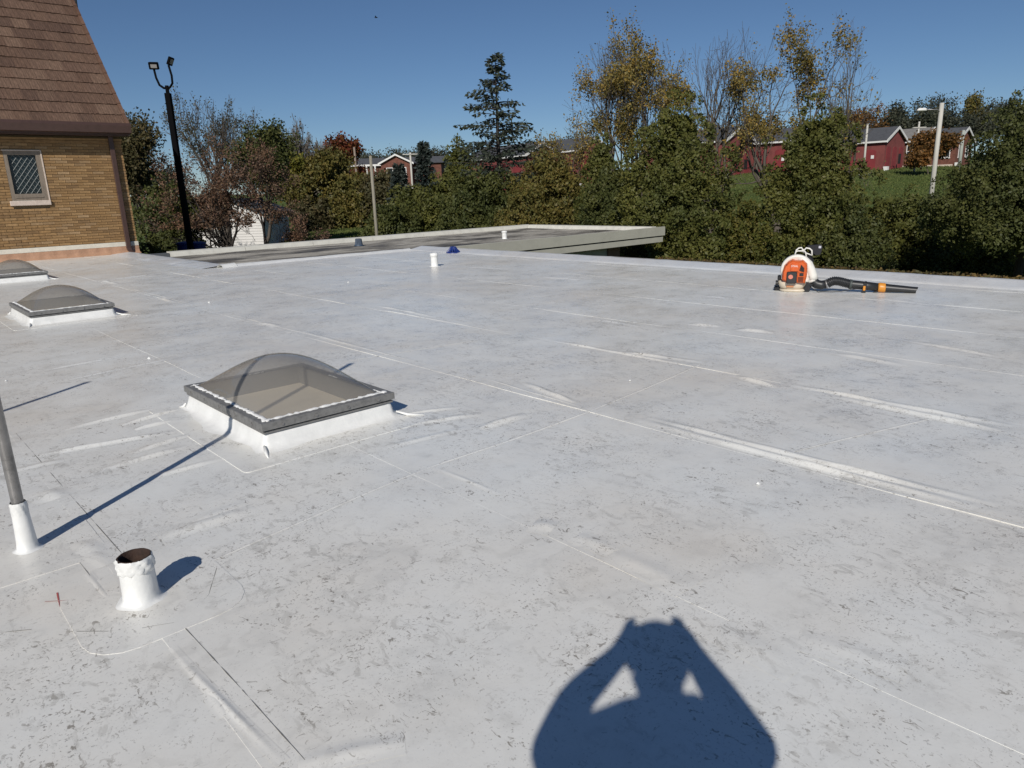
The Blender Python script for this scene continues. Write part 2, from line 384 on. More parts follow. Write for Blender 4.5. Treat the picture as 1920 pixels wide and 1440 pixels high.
# patches of newer membrane around the pipes and skylight
def patch(poly, name='membrane_patch', z=.003, m=None):
    vs = [(b, a, zr(b, a) + z) for b, a in poly]; lo = [(b, a, zr(b, a) - .006) for b, a in poly]; n = len(vs)
    cb = sum(v[0] for v in vs) / n; ca = sum(v[1] for v in vs) / n
    rings = [lo, vs] + [[(cb + (v[0] - cb) * k, ca + (v[1] - ca) * k, zr(cb + (v[0] - cb) * k, ca + (v[1] - ca) * k) + z) for v in vs] for k in (.66, .33, .02)]
    par = [o for l_, h_, o in SHEETS if l_ + .05 <= cb <= h_][0]
    return MB().loft(rings).build(name, m or M_MEM, par, False)
def circ(cb, ca, r, n=28): return [(cb + r * math.cos(2 * math.pi * k / n), ca + r * math.sin(2 * math.pi * k / n)) for k in range(n)]
def rrect(b0, b1, a0, a1, r=.05, n=5, sub=5):
    P = []
    for cx, cy, s in ((b1 - r, a1 - r, 0), (b0 + r, a1 - r, 1), (b0 + r, a0 + r, 2), (b1 - r, a0 + r, 3)):
        for k in range(n): t = (s + k / (n - 1)) * math.pi / 2; P.append((cx + r * math.cos(t), cy + r * math.sin(t)))
    Q_ = []
    for i, p in enumerate(P):
        q = P[(i + 1) % len(P)]; L = math.hypot(q[0] - p[0], q[1] - p[1]); m_ = max(1, int(L / .09))
        Q_ += [(p[0] + (q[0] - p[0]) * k / m_, p[1] + (q[1] - p[1]) * k / m_) for k in range(m_)]
    return Q_
patch(rrect(.30, .83, 2.33, 2.92, .14), z=.0015); patch(rrect(.02, .55, 3.12, 3.7, .12), z=.0018)
patch(rrect(1.30, 2.62, 3.56, 5.3, .03), z=.003, m=M_MEM)
patch(rrect(1.22, 2.58, 9.98, 11.85, .03), z=.003, m=M_MEM)
# raised tapered edge on the right, rolled lip along the grey roof, walls
def edge_strip(path, name, prof, m):
    """prof: (sideways, z) across; path in (b, a)"""
    rings = []; P = []
    for p, q in zip(path[:-1], path[1:]):
        n = max(2, int(math.dist(p, q) / .22)); P += [(p[0] + (q[0] - p[0]) * k / n, p[1] + (q[1] - p[1]) * k / n) for k in range(n)]
    P.append(path[-1])
    for i, p in enumerate(P):
        q0 = P[max(i - 1, 0)]; q1 = P[min(i + 1, len(P) - 1)]; t = Vector((q1[0] - q0[0], q1[1] - q0[1], 0)).normalized(); sd = Vector((t.y, -t.x, 0))
        rings.append([(p[0] + sd.x * s_, p[1] + sd.y * s_, z + (rr.uniform(-.004, .004) if 0 < k < len(prof) - 1 else 0)) for k, (s_, z) in enumerate(prof)])
    return rb(name, MB().loft(rings, close=False), m, True)
edge_strip([(10.62, -4), (10.62, 15.62)][::-1][::-1], 'tapered_edge', [(-.02, .004), (0, .016), (.12, .03), (.34, .075), (.42, .085), (.47, .075), (.475, -.1)], M_EDGE)
edge_strip([(5.9, 15.72), (10.62, 15.56)][::-1], 'rolled_lip', [(-.2, .0), (-.16, .012), (-.08, .03), (0, .055), (.06, .05), (.08, .02), (.09, -.12)][::1], M_NEW)
edge_strip([(5.93, 22.9), (5.93, 15.72)][::-1], 'rolled_lip', [(-.55, .004), (-.45, .02), (-.2, .035), (0, .05), (.08, .04), (.1, -.12)], M_EDGE)
bmp_ = edge_strip([(5.75, 15.58), (6.1, 15.66)], 'corner_fold', [(-.14, .0), (-.06, .06), (0, .085), (.06, .06), (.12, .0)], M_NEW)
for k in range(7):
    t = rr.uniform(.1, .9); ridge([(5.3 + rr.uniform(-.1, .1), 16 + t * 5.5), (6.0, 15.9 + t * 5.5 + rr.uniform(-.2, .3))], .07, .016, m=M_EDGE)
M_STUCCO = mat('tan_wall', (.40, .33, .25), .85, var=.15, vscale=4, bmp=.2)
rb('wall', MB().prism([(-6, -6), (11.0, -6), (11.0, 15.45), (5.8, 15.6), (5.8, 22.8), (-6, 22.8)], -3.6, -.03), M_STUCCO)
# eaves gutter with leaf litter along the right edge
rb('gutter', MB().box(11.10, 11.34, -4, 9.5, -.06, .055), mat('dull_gutter', (.16, .14, .11), .7, var=.3, vscale=9))
rg = np.random.default_rng(8); n = 2600
P = np.stack([rg.uniform(11.1, 11.36, n), rg.uniform(-1, 8.2, n), rg.uniform(.05, .085, n)], 1); d = rg.normal(0, 1, (n, 3)); d[:, 2] = abs(d[:, 2]) * .35
lit = link('leaf_litter', leaf_mesh('leaf_litter', P, d, rg.uniform(.03, .07, n), .3, rg, mat_leaf('dead_leaves', [(.12, .075, .03), (.2, .14, .05), (.08, .06, .035), (.16, .15, .06)], .8)), RB, (0, 0, 3.6)); lit['kind'] = 'stuff'
# small bits of white debris and dark grit lying about
dbm = MB().add([(-.5, -.3, 0), (.5, -.2, .0), (.35, .4, .1), (-.3, .35, .0), (0, 0, .5)], [(0, 1, 4), (1, 2, 4), (2, 3, 4), (3, 0, 4), (3, 2, 1, 0)]).data('membrane_scrap', M_NEW)
for (px, py), wh in zip([(1181, 717), (1421, 912), (653, 531), (392, 569), (280, 675), (12, 717)], ['near the crossing of two seams', 'on the open sheet at right of centre', 'beyond the nearest skylight, left of the small vent', 'on the sheet between seam and grey roof', 'left of the nearest skylight dome', 'at the left edge of the roof']):
    P0 = onz(px, py); o = link('membrane_scrap', dbm, None, (P0.x, P0.y, .012), rr.random() * 6); k = .022 if py > 700 else .035; o.scale = (k, k, k)
    tag(o, 'tiny white scrap of membrane lying ' + wh, 'debris', 'white scraps on the roof')

# ------------------------------------------------------------------ lower grey roof wing with beige fascia
GW = tag(empty('grey_roof_wing', W(13, 18, -3.6), GRID), 'stained grey flat roof wing with pale curb and beige fascia over a column', 'building')
def gw(name, mb, m, sm=False):
    o = mb.build(name, m, GW, sm); o.location = (-13, -18, 3.6); return o
mt, nt, bs = new_mat('stained_grey_roofing')
big = noise(nt, .32, 5, .65, stretch=(1, 1.6, 1)); st = noise(nt, 1.6, 7, .72, stretch=(.5, 1.4, 1)); fi = noise(nt, 14, 5, .7)
c = ramp(nt, big, [(.40, (.085, .078, .07)), (.47, (.20, .185, .16)), (.54, (.40, .375, .325)), (.75, (.46, .435, .375))])
c = mix(nt, 1., c, ramp(nt, st, [(.28, .5), (.5, 1.), (.72, 1.35)]), 'MULTIPLY'); c = mix(nt, 1., c, ramp(nt, fi, [(.3, .75), (.7, 1.2)]), 'MULTIPLY')
nt.links.new(c, bs.inputs['Base Color']); nt.links.new(ramp(nt, big, [(.35, .55), (.6, .9)]), bs.inputs['Roughness'])
bs.inputs['Specular IOR Level'].default_value = .2
bump(nt, bs, noise(nt, 20, 5, .7), .25, .01)
bb = np.linspace(6.0, 20.5, 60); aa = np.linspace(15.0, 21.5, 30); BB, AA = np.meshgrid(bb, aa); Z = -.075 + vnoise(BB / 1.5, AA / 1.5, 6) * .02
V = np.stack([BB, AA, Z], 2).reshape(-1, 3); Q = [(j * 60 + i, j * 60 + i + 1, j * 60 + 61 + i, j * 60 + 60 + i) for j in range(29) for i in range(59) if not (bb[i] < 11.0 and aa[j] < 15.45)]
link('roof_surface', np_mesh('roof_surface', V, Q, mt, True), GW, (-13, -18, 3.6))
# pale metal curb, in lengths with joints
bl = [6.55, 8.7, 10.9, 13.1, 15.2, 17.4, 19.0, 20.5]
for p, q in zip(bl[:-1], bl[1:]):
    gw('curb_length', MB().prism([(21.30, -.07), (21.36, .045), (21.44, .065), (21.62, .06), (21.64, -.25), (21.30, -.25)], p + .006, q - .006, 'x'), M_CREAM)
gw('curb_end', MB().box(6.05, 6.54, 21.34, 21.6, -.25, .03), mat('lead_grey', (.10, .11, .12), .6, var=.2))
al = [15.2, 17.2, 19.3, 21.29]
for p, q in zip(al[:-1], al[1:]):
    gw('curb_length', MB().prism([(20.30, -.07), (20.36, .045), (20.44, .06), (20.6, .055), (20.62, -.25), (20.30, -.25)], p + .006, q - .006, 'y'), M_CREAM)
# fascia: two stepped bands, soffit, beam and column
gw('fascia', MB().prism([(14.9, -.24), (14.86, -.235), (14.86, .05), (14.90, .06), (15.16, -.07), (15.16, -.24)], 11.12, 20.64, 'x'), M_BEIGE)
gw('fascia_gap', MB().box(11.12, 20.55, 14.93, 15.15, -.275, -.241), M_DARK)
gw('lower_fascia', MB().box(11.12, 20.58, 14.90, 15.16, -.45, -.276), M_BEIGE)
gw('side_fascia', MB().box(20.60, 20.66, 15.17, 21.64, -.45, -.02), M_BEIGE)
gw('soffit', MB().box(11.12, 20.5, 15.17, 21.55, -.50, -.44), mat('dark_soffit', (.14, .12, .10), .8))
gw('beam', MB().box(11.12, 18.9, 15.5, 15.8, -1.0, -.51), M_BEIGE)
gw('column', MB().box(18.35, 18.95, 15.45, 15.95, -3.6, -.505), mat('brown_brick_column', (.20, .12, .085), .85, var=.2, vscale=12, bmp=.2))
gw('wall', MB().prism([(6.0, 15.7), (11.05, 15.6), (11.05, 21.4), (6.0, 21.4)], -3.6, -.13), M_STUCCO)

# ------------------------------------------------------------------ church: steep shake roof, buff brick wall
CH = tag(empty('church', W(2, 26, -3.6), GRID), 'buff brick church with steep brown shake roof and leaded window', 'building')
def chp(name, mb, m, sm=False, par=None):
    o = mb.build(name, m, par or CH, sm)
    if par is None: o.location = (-2, -26, 3.6)
    return o
WA = 23.0
M_MORT = mat('mortar', (.16, .115, .06), .9, var=.2, vscale=20)
WB0, WB1 = 3.38, 4.21; WZ0, WZ1 = 1.43, 2.81
# wall in four boxes round the window opening
for q in ((-6, WB0 - .01, -3.6, 3.2), (WB1 + .01, 6.20, -3.6, 3.2), (WB0 - .01, WB1 + .01, -3.6, WZ0), (WB0 - .01, WB1 + .01, WZ1, 3.2)):
    chp('wall', MB().box(q[0], q[1], WA + .012, WA + .35, q[2], q[3]), M_MORT)
chp('side_wall', MB().box(5.9, 6.19, WA + .36, 35, -3.6, 3.2), M_MORT)
brick_cols = [(.265, .158, .068), (.31, .185, .08), (.23, .137, .062), (.345, .215, .10), (.285, .17, .074), (.20, .12, .056), (.37, .245, .13)]
M_BR = mat_rand('buff_brick', brick_cols, .85, 'object', .25, 14, .3, 50)
M_BRI = mat_rand('buff_brick_joined', brick_cols, .85, 'island', .25, 14, .3, 50)
BL, BHt, JT = .272, .062, .010
bk = MB().box(-BL / 2, BL / 2, 0, .09, 0, BHt).data('brick', M_BR)
kw = random.Random(2); z = .345; row = 0; cand = []
while z < 3.02:
    b = 6.22 - (BL / 2 if row % 2 else 0) - BL / 2
    if row % 2: cand.append((6.22 - BL / 4 + .0025, z, .5))
    while b > 2.6:
        if not (z + BHt > WZ0 - .03 and z < WZ1 + .0 and b + BL / 2 > WB0 and b - BL / 2 < WB1): cand.append((b - (JT / 2 if not row % 2 else 0), z, 1))
        else:
            for e0, e1 in ((b - BL / 2, min(b + BL / 2, WB0)), (max(b - BL / 2, WB1), b + BL / 2)):
                if e1 - e0 > .03: cand.append(((e0 + e1) / 2, z, (e1 - e0) / BL))
        b -= BL + JT
    z += BHt + JT; row += 1
cand.sort(key=lambda t: -t[0]); rest = MB()
for i, (b, z, s) in enumerate(cand):
    y = WA - .004 + kw.uniform(-.003, .003)
    if i < 298:
        o = link('brick', bk, CH, (b - 2, y - 26, z + 3.6)); o.scale = (s, 1, 1)
    else: rest.box(b - BL * s / 2, b + BL * s / 2, y, y + .09, z, z + BHt)
o = chp('brickwork', rest, M_BRI); o['kind'] = 'stuff'
for z0, z1, pr in ((3.03, 3.085, .03), (3.095, 3.15, .05)): chp('corbel_course', MB().box(2.2, 6.23, WA - pr, WA + .02, z0, z1), mat_rand('corbel_brick', brick_cols[:3], .85, 'object', .25, 9))
# window
fr = MB()
for q in ((WB0, WB0 + .09, WZ0 + .13, WZ1), (WB1 - .11, WB1, WZ0 + .13, WZ1), (WB0 + .09, WB1 - .11, WZ1 - .1, WZ1), (WB0 + .09, WB1 - .11, WZ0 + .13, WZ0 + .3)):
    fr.box(q[0], q[1], WA + .0, WA + .14, q[2], q[3])
M_FR = mat('weathered_frame', (.22, .18, .14), .8, var=.25, vscale=15, stretch=(1, 1, .2))
win = chp('window', fr, M_FR)
def sub(name, mb, m): return mb.build(name, m, win)
sub('outer_trim', MB().box(WB1, WB1 + .03, WA - .02, WA + .05, WZ0 + .12, WZ1 + .02).box(WB0 - .02, WB1 + .03, WA - .02, WA + .05, WZ1, WZ1 + .025), M_STONE)
sub('sill', MB().box(WB0 - .06, WB1 + .03, WA - .07, WA + .06, WZ0, WZ0 + .125, .008), M_STONE)
sub('rail', MB().box(WB0 + .09, WB1 - .11, WA - .015, WA + .0, WZ0 + .2, WZ0 + .23), M_FR)
g0, g1, h0, h1 = WB0 + .09, WB1 - .11, WZ0 + .3, WZ1 - .1
M_GL = mat('dark_leaded_glass', (.012, .022, .026), .12, var=.5, vscale=8)
nb_, nz_ = 5, 6; lead = MB(); sx = (g1 - g0) / nb_; sz = (h1 - h0) / nz_
def clip_poly(poly):
    for ax, lim, sg in ((0, g0, 1), (0, g1, -1), (1, h0, 1), (1, h1, -1)):
        out = []
        for i in range(len(poly)):
            p, q = poly[i], poly[(i + 1) % len(poly)]; dp = (p[ax] - lim) * sg; dq = (q[ax] - lim) * sg
            if dp >= 0: out.append(p)
            if dp * dq < 0: t = dp / (dp - dq); out.append((p[0] + (q[0] - p[0]) * t, p[1] + (q[1] - p[1]) * t))
        poly = out
        if len(poly) < 3: return None
    return poly
for i in range(-1, nb_ * 2 + 2):
    for j in range(-1, nz_ * 2 + 2):
        if (i + j) % 2: continue
        cx, cz = g0 + i * sx / 2, h0 + j * sz / 2; k = .93
        pl_ = clip_poly([(cx - sx / 2 * k, cz), (cx, cz - sz / 2 * k), (cx + sx / 2 * k, cz), (cx, cz + sz / 2 * k)])
        if pl_:
            o = MB().prism(pl_, WA + .07 + kw.uniform(-.003, .003), WA + .085, 'y').build('pane', M_GL, win)
M_LEAD = mat('lead_came', (.10, .112, .112), .5, .4)
sub('lead_lattice', MB().box(g0, g1, WA + .078, WA + .10, h0, h1), M_LEAD)
for i in range(-nz_, nb_ + 1):
    for sg in (1, -1):
        x0, z0 = g0 + i * sx, (h0 if sg > 0 else h1); pts = []
        for t in np.linspace(0, nz_, nz_ * 6 + 1):
            x = x0 + t * sx; zz = z0 + sg * t * sz
            if g0 <= x <= g1 and h0 <= zz <= h1: pts.append((x, WA + .066, zz))
        if len(pts) > 1: sub('came', MB().tube([pts[0], pts[-1]], .010, 6), M_LEAD)
# base flashing and band
M_TAN = mat('tan_flashing', (.46, .27, .17), .45, var=.12, vscale=4, bmp=.4, bscale=5, dist=.05)
chp('band', MB().box(2, 6.24, WA - .03, WA + .015, .215, .335, .005), mat('cream_band', (.70, .66, .56), .6, var=.12, vscale=9))
fl = []
for k in range(60):
    b = 2 + 4.235 * k / 59; e = .012 * math.sin(k * 1.3) + .01 * math.sin(k * .47)
    fl.append([(b, WA - .028, .214), (b, WA - .035 + e * .6, .12), (b, WA - .05 + e, .05), (b, WA - .14 - abs(e), .014), (b, WA - .2, .004)])
chp('flashing', MB().loft(fl, close=False), M_TAN, True)
# fascia, gutter, downspout
chp('fascia', MB().box(1.5, 6.39, 22.62, 22.70, 3.24, 3.50), M_BROWN)
chp('gutter', MB().prism([(22.50, 3.28), (22.615, 3.26), (22.615, 3.50), (22.48, 3.53), (22.47, 3.46)], 1.5, 6.40, 'x'), M_BROWN)
chp('soffit', MB().box(1.5, 6.38, 22.71, WA + .02, 3.21, 3.25), M_BROWN)
dp = chp('downspout', MB().box(5.885, 6.0, WA - .13, WA - .04, .17, 3.24, .006), M_BROWN)
MB().loft([[(5.885 + dx + (.0), WA - .13 + dy, z) for dx, dy in q] for q, z in (([(0, 0), (.115, 0), (.115, .09), (0, .09)], .175), ([(0.01, -.02), (.125, -.02), (.125, .07), (.01, .07)], .09), ([(.05, -.11), (.165, -.11), (.165, -.04), (.05, -.04)], .035))]).build('elbow', M_BROWN, dp)
MB().box(5.88, 6.005, WA - .135, WA - .03, 1.7, 1.73).build('strap', M_BROWN, dp)
# shake roof: panels, each with its own grooves, lapped row by row
sl = math.atan2(7.278 - 3.526, 26.023 - 22.601); cs, sn = math.cos(sl), math.sin(sl); EX = .405; TW = .37
chp('roof_deck', MB().add([(-6, 22.62, 3.44), (6.33, 22.62, 3.44), (6.33, 22.62 + 5.4 * cs, 3.44 + 5.4 * sn), (-6, 22.62 + 5.4 * cs, 3.44 + 5.4 * sn)], [(0, 1, 2, 3)])
    .add([(-6, 22.62 + 5.4 * cs, 3.44 + 5.4 * sn), (6.33, 22.62 + 5.4 * cs, 3.44 + 5.4 * sn), (6.33, 22.62 + 10.8 * cs, 3.44), (-6, 22.62 + 10.8 * cs, 3.44)], [(0, 1, 2, 3)]), M_BROWN)
chp('gable_wall', MB().prism([(22.95, 3.2), (22.95, 3.5), (22.62 + 5.4 * cs, 3.3 + 5.4 * sn), (22.62 + 10.8 * cs - .3, 3.4), (22.62 + 10.8 * cs - .3, 3.2)], 5.9, 6.18, 'x'), M_MORT)
tile_cols = [(.112, .066, .045), (.145, .088, .06), (.094, .056, .04), (.168, .106, .073), (.124, .074, .052)]
M_SHK = mat_rand('brown_shake', tile_cols, .75, 'object', .45, 26, .5, 45, stretch=(2.2, .25, 1))
def shake_data(seed):
    r = random.Random(seed); cut = [0.]
    while cut[-1] < TW - .03: cut.append(min(TW, cut[-1] + r.uniform(.045, .09)))
    cut[-1] = TW; mb = MB()
    for p, q in zip(cut[:-1], cut[1:]):
        t = r.uniform(.022, .036); e = r.uniform(-.012, .006)
        mb.add([(p + .002, e, 0), (q - .003, e, 0), (q - .003, EX + .02, 0), (p + .002, EX + .02, 0), (p + .002, e, t), (q - .003, e, t + .003), (q - .003, EX + .02, .004), (p + .002, EX + .02, .004)],
               [(4, 5, 6, 7), (0, 1, 5, 4), (1, 2, 6, 5), (3, 0, 4, 7)])
    return mb.data('shake_panel', M_SHK)
SD = [shake_data(s) for s in range(8)]
for r_ in range(13):
    off = (r_ * .53) % 1 * TW; b = 6.32 - TW
    if off > .1:
        o = link('shake_panel', SD[r_ % 8], CH, (6.32 - off - 2, 22.60 + r_ * EX * cs - 26, 3.47 + r_ * EX * sn + 3.6)); o.scale = (off / TW, 1, 1); o.rotation_euler = (sl, 0, 0); b = 6.32 - off - TW
    while b > 2.3 - .2:
        o = link('shake_panel', SD[kw.randrange(8)], CH, (b - 2, 22.60 + r_ * EX * cs - 26, 3.47 + r_ * EX * sn + 3.6 + kw.uniform(0, .006))); o.rotation_euler = (sl, 0, 0); b -= TW
M_RK = mat_rand('rake_trim_brown', [(.14, .08, .055), (.165, .096, .066), (.12, .068, .046)], .6, 'object', .2, 12)
rk = MB().box(0, .085, 0, EX + .02, 0, .05).data('rake_cap', M_RK)
for r_ in range(13):
    o = link('rake_cap', rk, CH, (6.325 - 2, 22.58 + r_ * EX * cs - 26, 3.475 + r_ * EX * sn + 3.6)); o.rotation_euler = (sl - .04, 0, 0)
chp('rake_board', MB().prism([(22.6, 3.22), (22.6, 3.47), (22.6 + 5.4 * cs, 3.47 + 5.4 * sn), (22.6 + 5.4 * cs, 3.25 + 5.4 * sn)], 6.335, 6.385, 'x'), M_BROWN)
lf = chp('floodlight', MB().box(6.34, 6.62, 25.82, 26.0, 7.32, 7.46, .01).tube([(6.42, 25.9, 7.32), (6.42, 25.92, 7.05), (6.36, 25.95, 6.9)], .03, 8), M_BLACKPL)

# ------------------------------------------------------------------ skylights
mt, nt, bs = new_mat('smoky_acrylic')
tr_ = nt.nodes.new('ShaderNodeBsdfTransparent'); tr_.inputs[0].default_value = (.80, .79, .765, 1)
gl = nt.nodes.new('ShaderNodeBsdfGlossy'); gl.inputs['Roughness'].default_value = .06; gl.inputs[0].default_value = (.9, .9, .9, 1)
df = nt.nodes.new('ShaderNodeBsdfDiffuse'); df.inputs[0].default_value = (.42, .40, .37, 1)
lw = nt.nodes.new('ShaderNodeLayerWeight'); lw.inputs[0].default_value = .5; fz = nt.nodes.new('ShaderNodeMapRange'); pw = nt.nodes.new('ShaderNodeMath'); pw.operation = 'POWER'; pw.inputs[1].default_value = 4; nt.links.new(lw.outputs['Facing'], pw.inputs[0]); nt.links.new(pw.outputs[0], fz.inputs[0]); fz.inputs[3].default_value = .04; fz.inputs[4].default_value = .55
m1 = nt.nodes.new('ShaderNodeMixShader'); m1.inputs[0].default_value = .33; nt.links.new(tr_.outputs[0], m1.inputs[1]); nt.links.new(df.outputs[0], m1.inputs[2])
m2 = nt.nodes.new('ShaderNodeMixShader'); nt.links.new(fz.outputs[0], m2.inputs[0]); nt.links.new(m1.outputs[0], m2.inputs[1]); nt.links.new(gl.outputs[0], m2.inputs[2])
nt.links.new(m2.outputs[0], nt.nodes['Material Output'].inputs[0]); M_DOME = mt
M_WELL = mat('light_well_paint', (.20, .195, .18), .7, var=.1)
M_DIFF = mat('tan_diffuser', (.80, .72, .58), .5, var=.12, vscale=2.5)
M_CAULK = mat('white_sealant', (.82, .82, .80), .6, var=.1, vscale=50, bmp=.5, bscale=120)
def skylight(b0, b1, a0, a1, label, seed=0):
    r = random.Random(seed); cb, ca = (b0 + b1) / 2, (a0 + a1) / 2; w2, l2 = (b1 - b0) / 2, (a1 - a0) / 2
    S = tag(empty('skylight', W(cb, ca, .008), GRID), label, 'skylight', 'skylights on the white roof')
    # membrane-wrapped curb: flares out at the foot, puckered at the corners
    base = rrect(-w2, w2, -l2, l2, .03, 5); rings = []
    for out, z in ((.11, .001), (.065, .005), (.034, .014), (.017, .036), (.008, .065), (.002, .085), (-.012, .095), (-.05, .097)):
        rg_ = []
        for i, (x, y) in enumerate(base):
            d = Vector((clamp(x, -w2 + .03, w2 - .03), clamp(y, -l2 + .03, l2 - .03))); nrm = (Vector((x, y)) - d)
            nrm = nrm.normalized() if nrm.length > 1e-4 else Vector((0, 0))
            e = 1 + .15 * math.sin(i * 1.7 + seed) * (z < .05) + (.25 * math.sin(i * .6 + seed) if z < .03 else 0)
            o_ = out * e if out > 0 else out
            rg_.append((x + nrm.x * o_, y + nrm.y * o_, z + .006 * math.sin(i * 2.3) * (z > .02) * (z < .08)))
        rings.append(rg_)
    cu = MB().loft(rings).build('curb_flashing', M_NEW, S, True)
    for sx_, sy_ in ((-1, -1), (1, -1), (1, 1), (-1, 1)):
        p = Vector((sx_ * (w2 + .015), sy_ * (l2 + .015), .035)); q = Vector((sx_ * (w2 + .10) + .05, sy_ * (l2 + .10) - .04, .006))
        MB().tube([p, p.lerp(q, .4) - Vector((0, 0, .012)), q], [.006, .010, .003], 7).build('corner_pucker', M_NEW, cu, True)
    # clamped frame
    def ring(o_out, o_in, z0, z1):
        m_ = MB(); P = lambda k, z: [(-w2 - k, -l2 - k, z), (w2 + k, -l2 - k, z), (w2 + k, l2 + k, z), (-w2 - k, l2 + k, z)]
        return m_.loft([P(o_in, z0), P(o_out, z0), P(o_out, z1 - .004), P(o_out - .004, z1), P(o_in, z1), P(o_in, z0)])
    ring(.004, -.06, .098, .112).build('curb_frame', M_ALU, S)
    ring(-.004, -.055, .1125, .1195).build('gasket', M_DARK, S)
    fr_ = ring(.014, -.045, .12, .163).build('frame', M_ALU, S)
    for side in range(4):
        n = 4 if side % 2 == 0 else 5
        for k in range(n):
            t = (k + .5) / n * 2 - 1
            x, y, ax = [(t * w2, -l2 - .014, 'y'), (w2 + .014, t * l2, 'x'), (t * w2, l2 + .014, 'y'), (-w2 - .014, t * l2, 'x')][side]
            m_ = MB(); d_ = -.006 if side in (0, 3) else .006
            if ax == 'y': m_.tube([(x, y, .139), (x, y + d_, .139)], .009, 8)
            else: m_.tube([(x, y, .139), (x + d_, y, .139)], .009, 8)
            m_.build('screw', M_STEEL, fr_)
    # ragged sealant squeezed out along the inner edge of the frame
    for side in range(4):
        L_ = w2 if side % 2 == 0 else l2; t = -L_ * .97
        while t < L_ * .97:
            ln = r.uniform(.2, .6) if side in (0, 3) else r.uniform(.06, .15); e = min(L_ * .97, t + ln); n = max(3, int((e - t) / .02)); pts = []; rad = []
            for k in range(n + 1):
                u = t + (e - t) * k / n; off = r.uniform(-.005, .005); inn = .043
                x, y = [(u, -l2 + inn + off), (w2 - inn + off, u), (u, l2 - inn + off), (-w2 + inn + off, u)][side]
                pts.append((x, y, .1635)); rad.append(r.uniform(.004, .021) * (1.0 if side in (0, 3) else .5))
            MB().tube(pts, rad, 6, flat=.45).build('sealant_bead', M_CAULK, fr_, True)
            if e >= L_ * .97 - .001: break
            t = e + (r.uniform(-.03, .0) if side in (0, 3) else r.uniform(.3, .6))
    # dome
    n = 28; k = .045; V = []; Q = []
    for j in range(n + 1):
        for i in range(n + 1):
            u, v = i / n * 2 - 1, j / n * 2 - 1
            h = (math.cos(u * math.pi / 2) ** .62) * (math.cos(v * math.pi / 2) ** .62) if abs(u) < 1 and abs(v) < 1 else 0
            V.append((u * (w2 - k), v * (l2 - k), .160 + .235 * h))
    for j in range(n):
        for i in range(n): Q.append((j * (n + 1) + i, j * (n + 1) + i + 1, (j + 1) * (n + 1) + i + 1, (j + 1) * (n + 1) + i))
    link('dome', np_mesh('dome', V, Q, M_DOME, True), S)
    # light well below: inner walls and the tan diffuser that closes it
    k2 = .062; wl = MB()
    P = lambda z: [(-w2 + k2, -l2 + k2, z), (w2 - k2, -l2 + k2, z), (w2 - k2, l2 - k2, z), (-w2 + k2, l2 - k2, z)]
    wl.loft([P(-.16), P(.158)]).build('light_well', M_WELL, S)
    wl = MB(); wl.add(P(.03), [(0, 1, 2, 3)]); wl.build('diffuser', M_DIFF, S)
    return S
skylight(1.53, 2.39, 3.82, 5.07, 'nearest domed skylight, smoky acrylic crossed by a thin pole shadow', 1)
skylight(1.44, 2.36, 10.24, 11.58, 'middle domed skylight below the brick wall, white vent seen through it', 2)
skylight(1.9, 2.77, 16.6, 17.9, 'farthest domed skylight, cut by the left edge, nearest the brick wall', 3)

# ------------------------------------------------------------------ pipes, masts, drains, vents
def cloth_collar(r0, z0, z1, seed, n=40):
    r = random.Random(seed); ph = [r.random() * 6 for _ in range(5)]
    def jit(i, j):
        t = j / n * 2 * math.pi; s = i * .9
        return 1 + .05 * math.sin(9 * t + s + ph[0]) + .04 * math.sin(14 * t - 1.6 * s + ph[1]) + .02 * math.sin(3 * t + ph[2])
    k = 7; return MB().lathe([(r0 * (1.0 + (.10 if 0 < q < k else 0.01)), z0 + (z1 - z0) * q / k) for q in range(k + 1)], n, jit=jit)
p = onz(267, 1127); pt = Vector((p.x, p.y, .009))
VP = tag(empty('vent_pipe', pt), 'short stubby white vent pipe with open rusty mouth in the foreground', 'vent pipe')
MB().lathe([(.084, .001), (.072, .003), (.064, .008), (.0605, .018), (.059, .04), (.058, .08), (.0565, .12), (.055, .155)], 36, jit=lambda i, j: 1 + (.05 * math.sin(j * .9) if i < 3 else .012 * math.sin(j * .7))).build('boot', M_NEW, VP, True)
cloth_collar(.0555, .118, .174, 3).build('gathered_collar', M_NEW, VP, True)
M_RUST = mat('rusty_bore', (.035, .018, .012), .85, var=.6, vscale=25, bmp=.5)
MB().lathe([(.0555, .174), (.0535, .1765), (.050, .174), (.049, .11), (.049, -.03), (.0, -.03)], 32, jit=lambda i, j: 1 + .012 * math.sin(j * 1.9) * (i < 2)).build('pipe_bore', M_RUST, VP, True)
def mast(pos, h, label, seed):
    Mo = tag(empty('pipe_mast', pos), label, 'pipe mast', 'steel pipe masts on the roof')
    MB().lathe([(.055, .001), (.046, .004), (.039, .010), (.037, .04), (.034, .1), (.031, .17)], 28, jit=lambda i, j: 1 + (.05 * math.sin(j * .9) if i < 3 else .015 * math.sin(j * .7))).build('boot', M_NEW, Mo, True)
    cloth_collar(.0285, .155, .215, seed, 30).build('gathered_collar', M_NEW, Mo, True)
    MB().lathe([(.0225, .15), (.0225, h - .02), (.026, h - .02), (.026, h), (.0, h + .005)], 20).build('pipe', M_STEEL, Mo, True)
p = onz(54, 1033); mast((p.x, p.y, .009), 2.22, 'slim grey steel pipe mast in white boot at the left edge', 5)
p = onz(168, 717) - Vector((SUN_DIR.x, SUN_DIR.y, 0)) * (2.2 / -SUN_DIR.z); mast((p.x, p.y, .009), 2.18, 'steel pipe mast beyond the left edge of view, casting the farther thin shadow', 6)
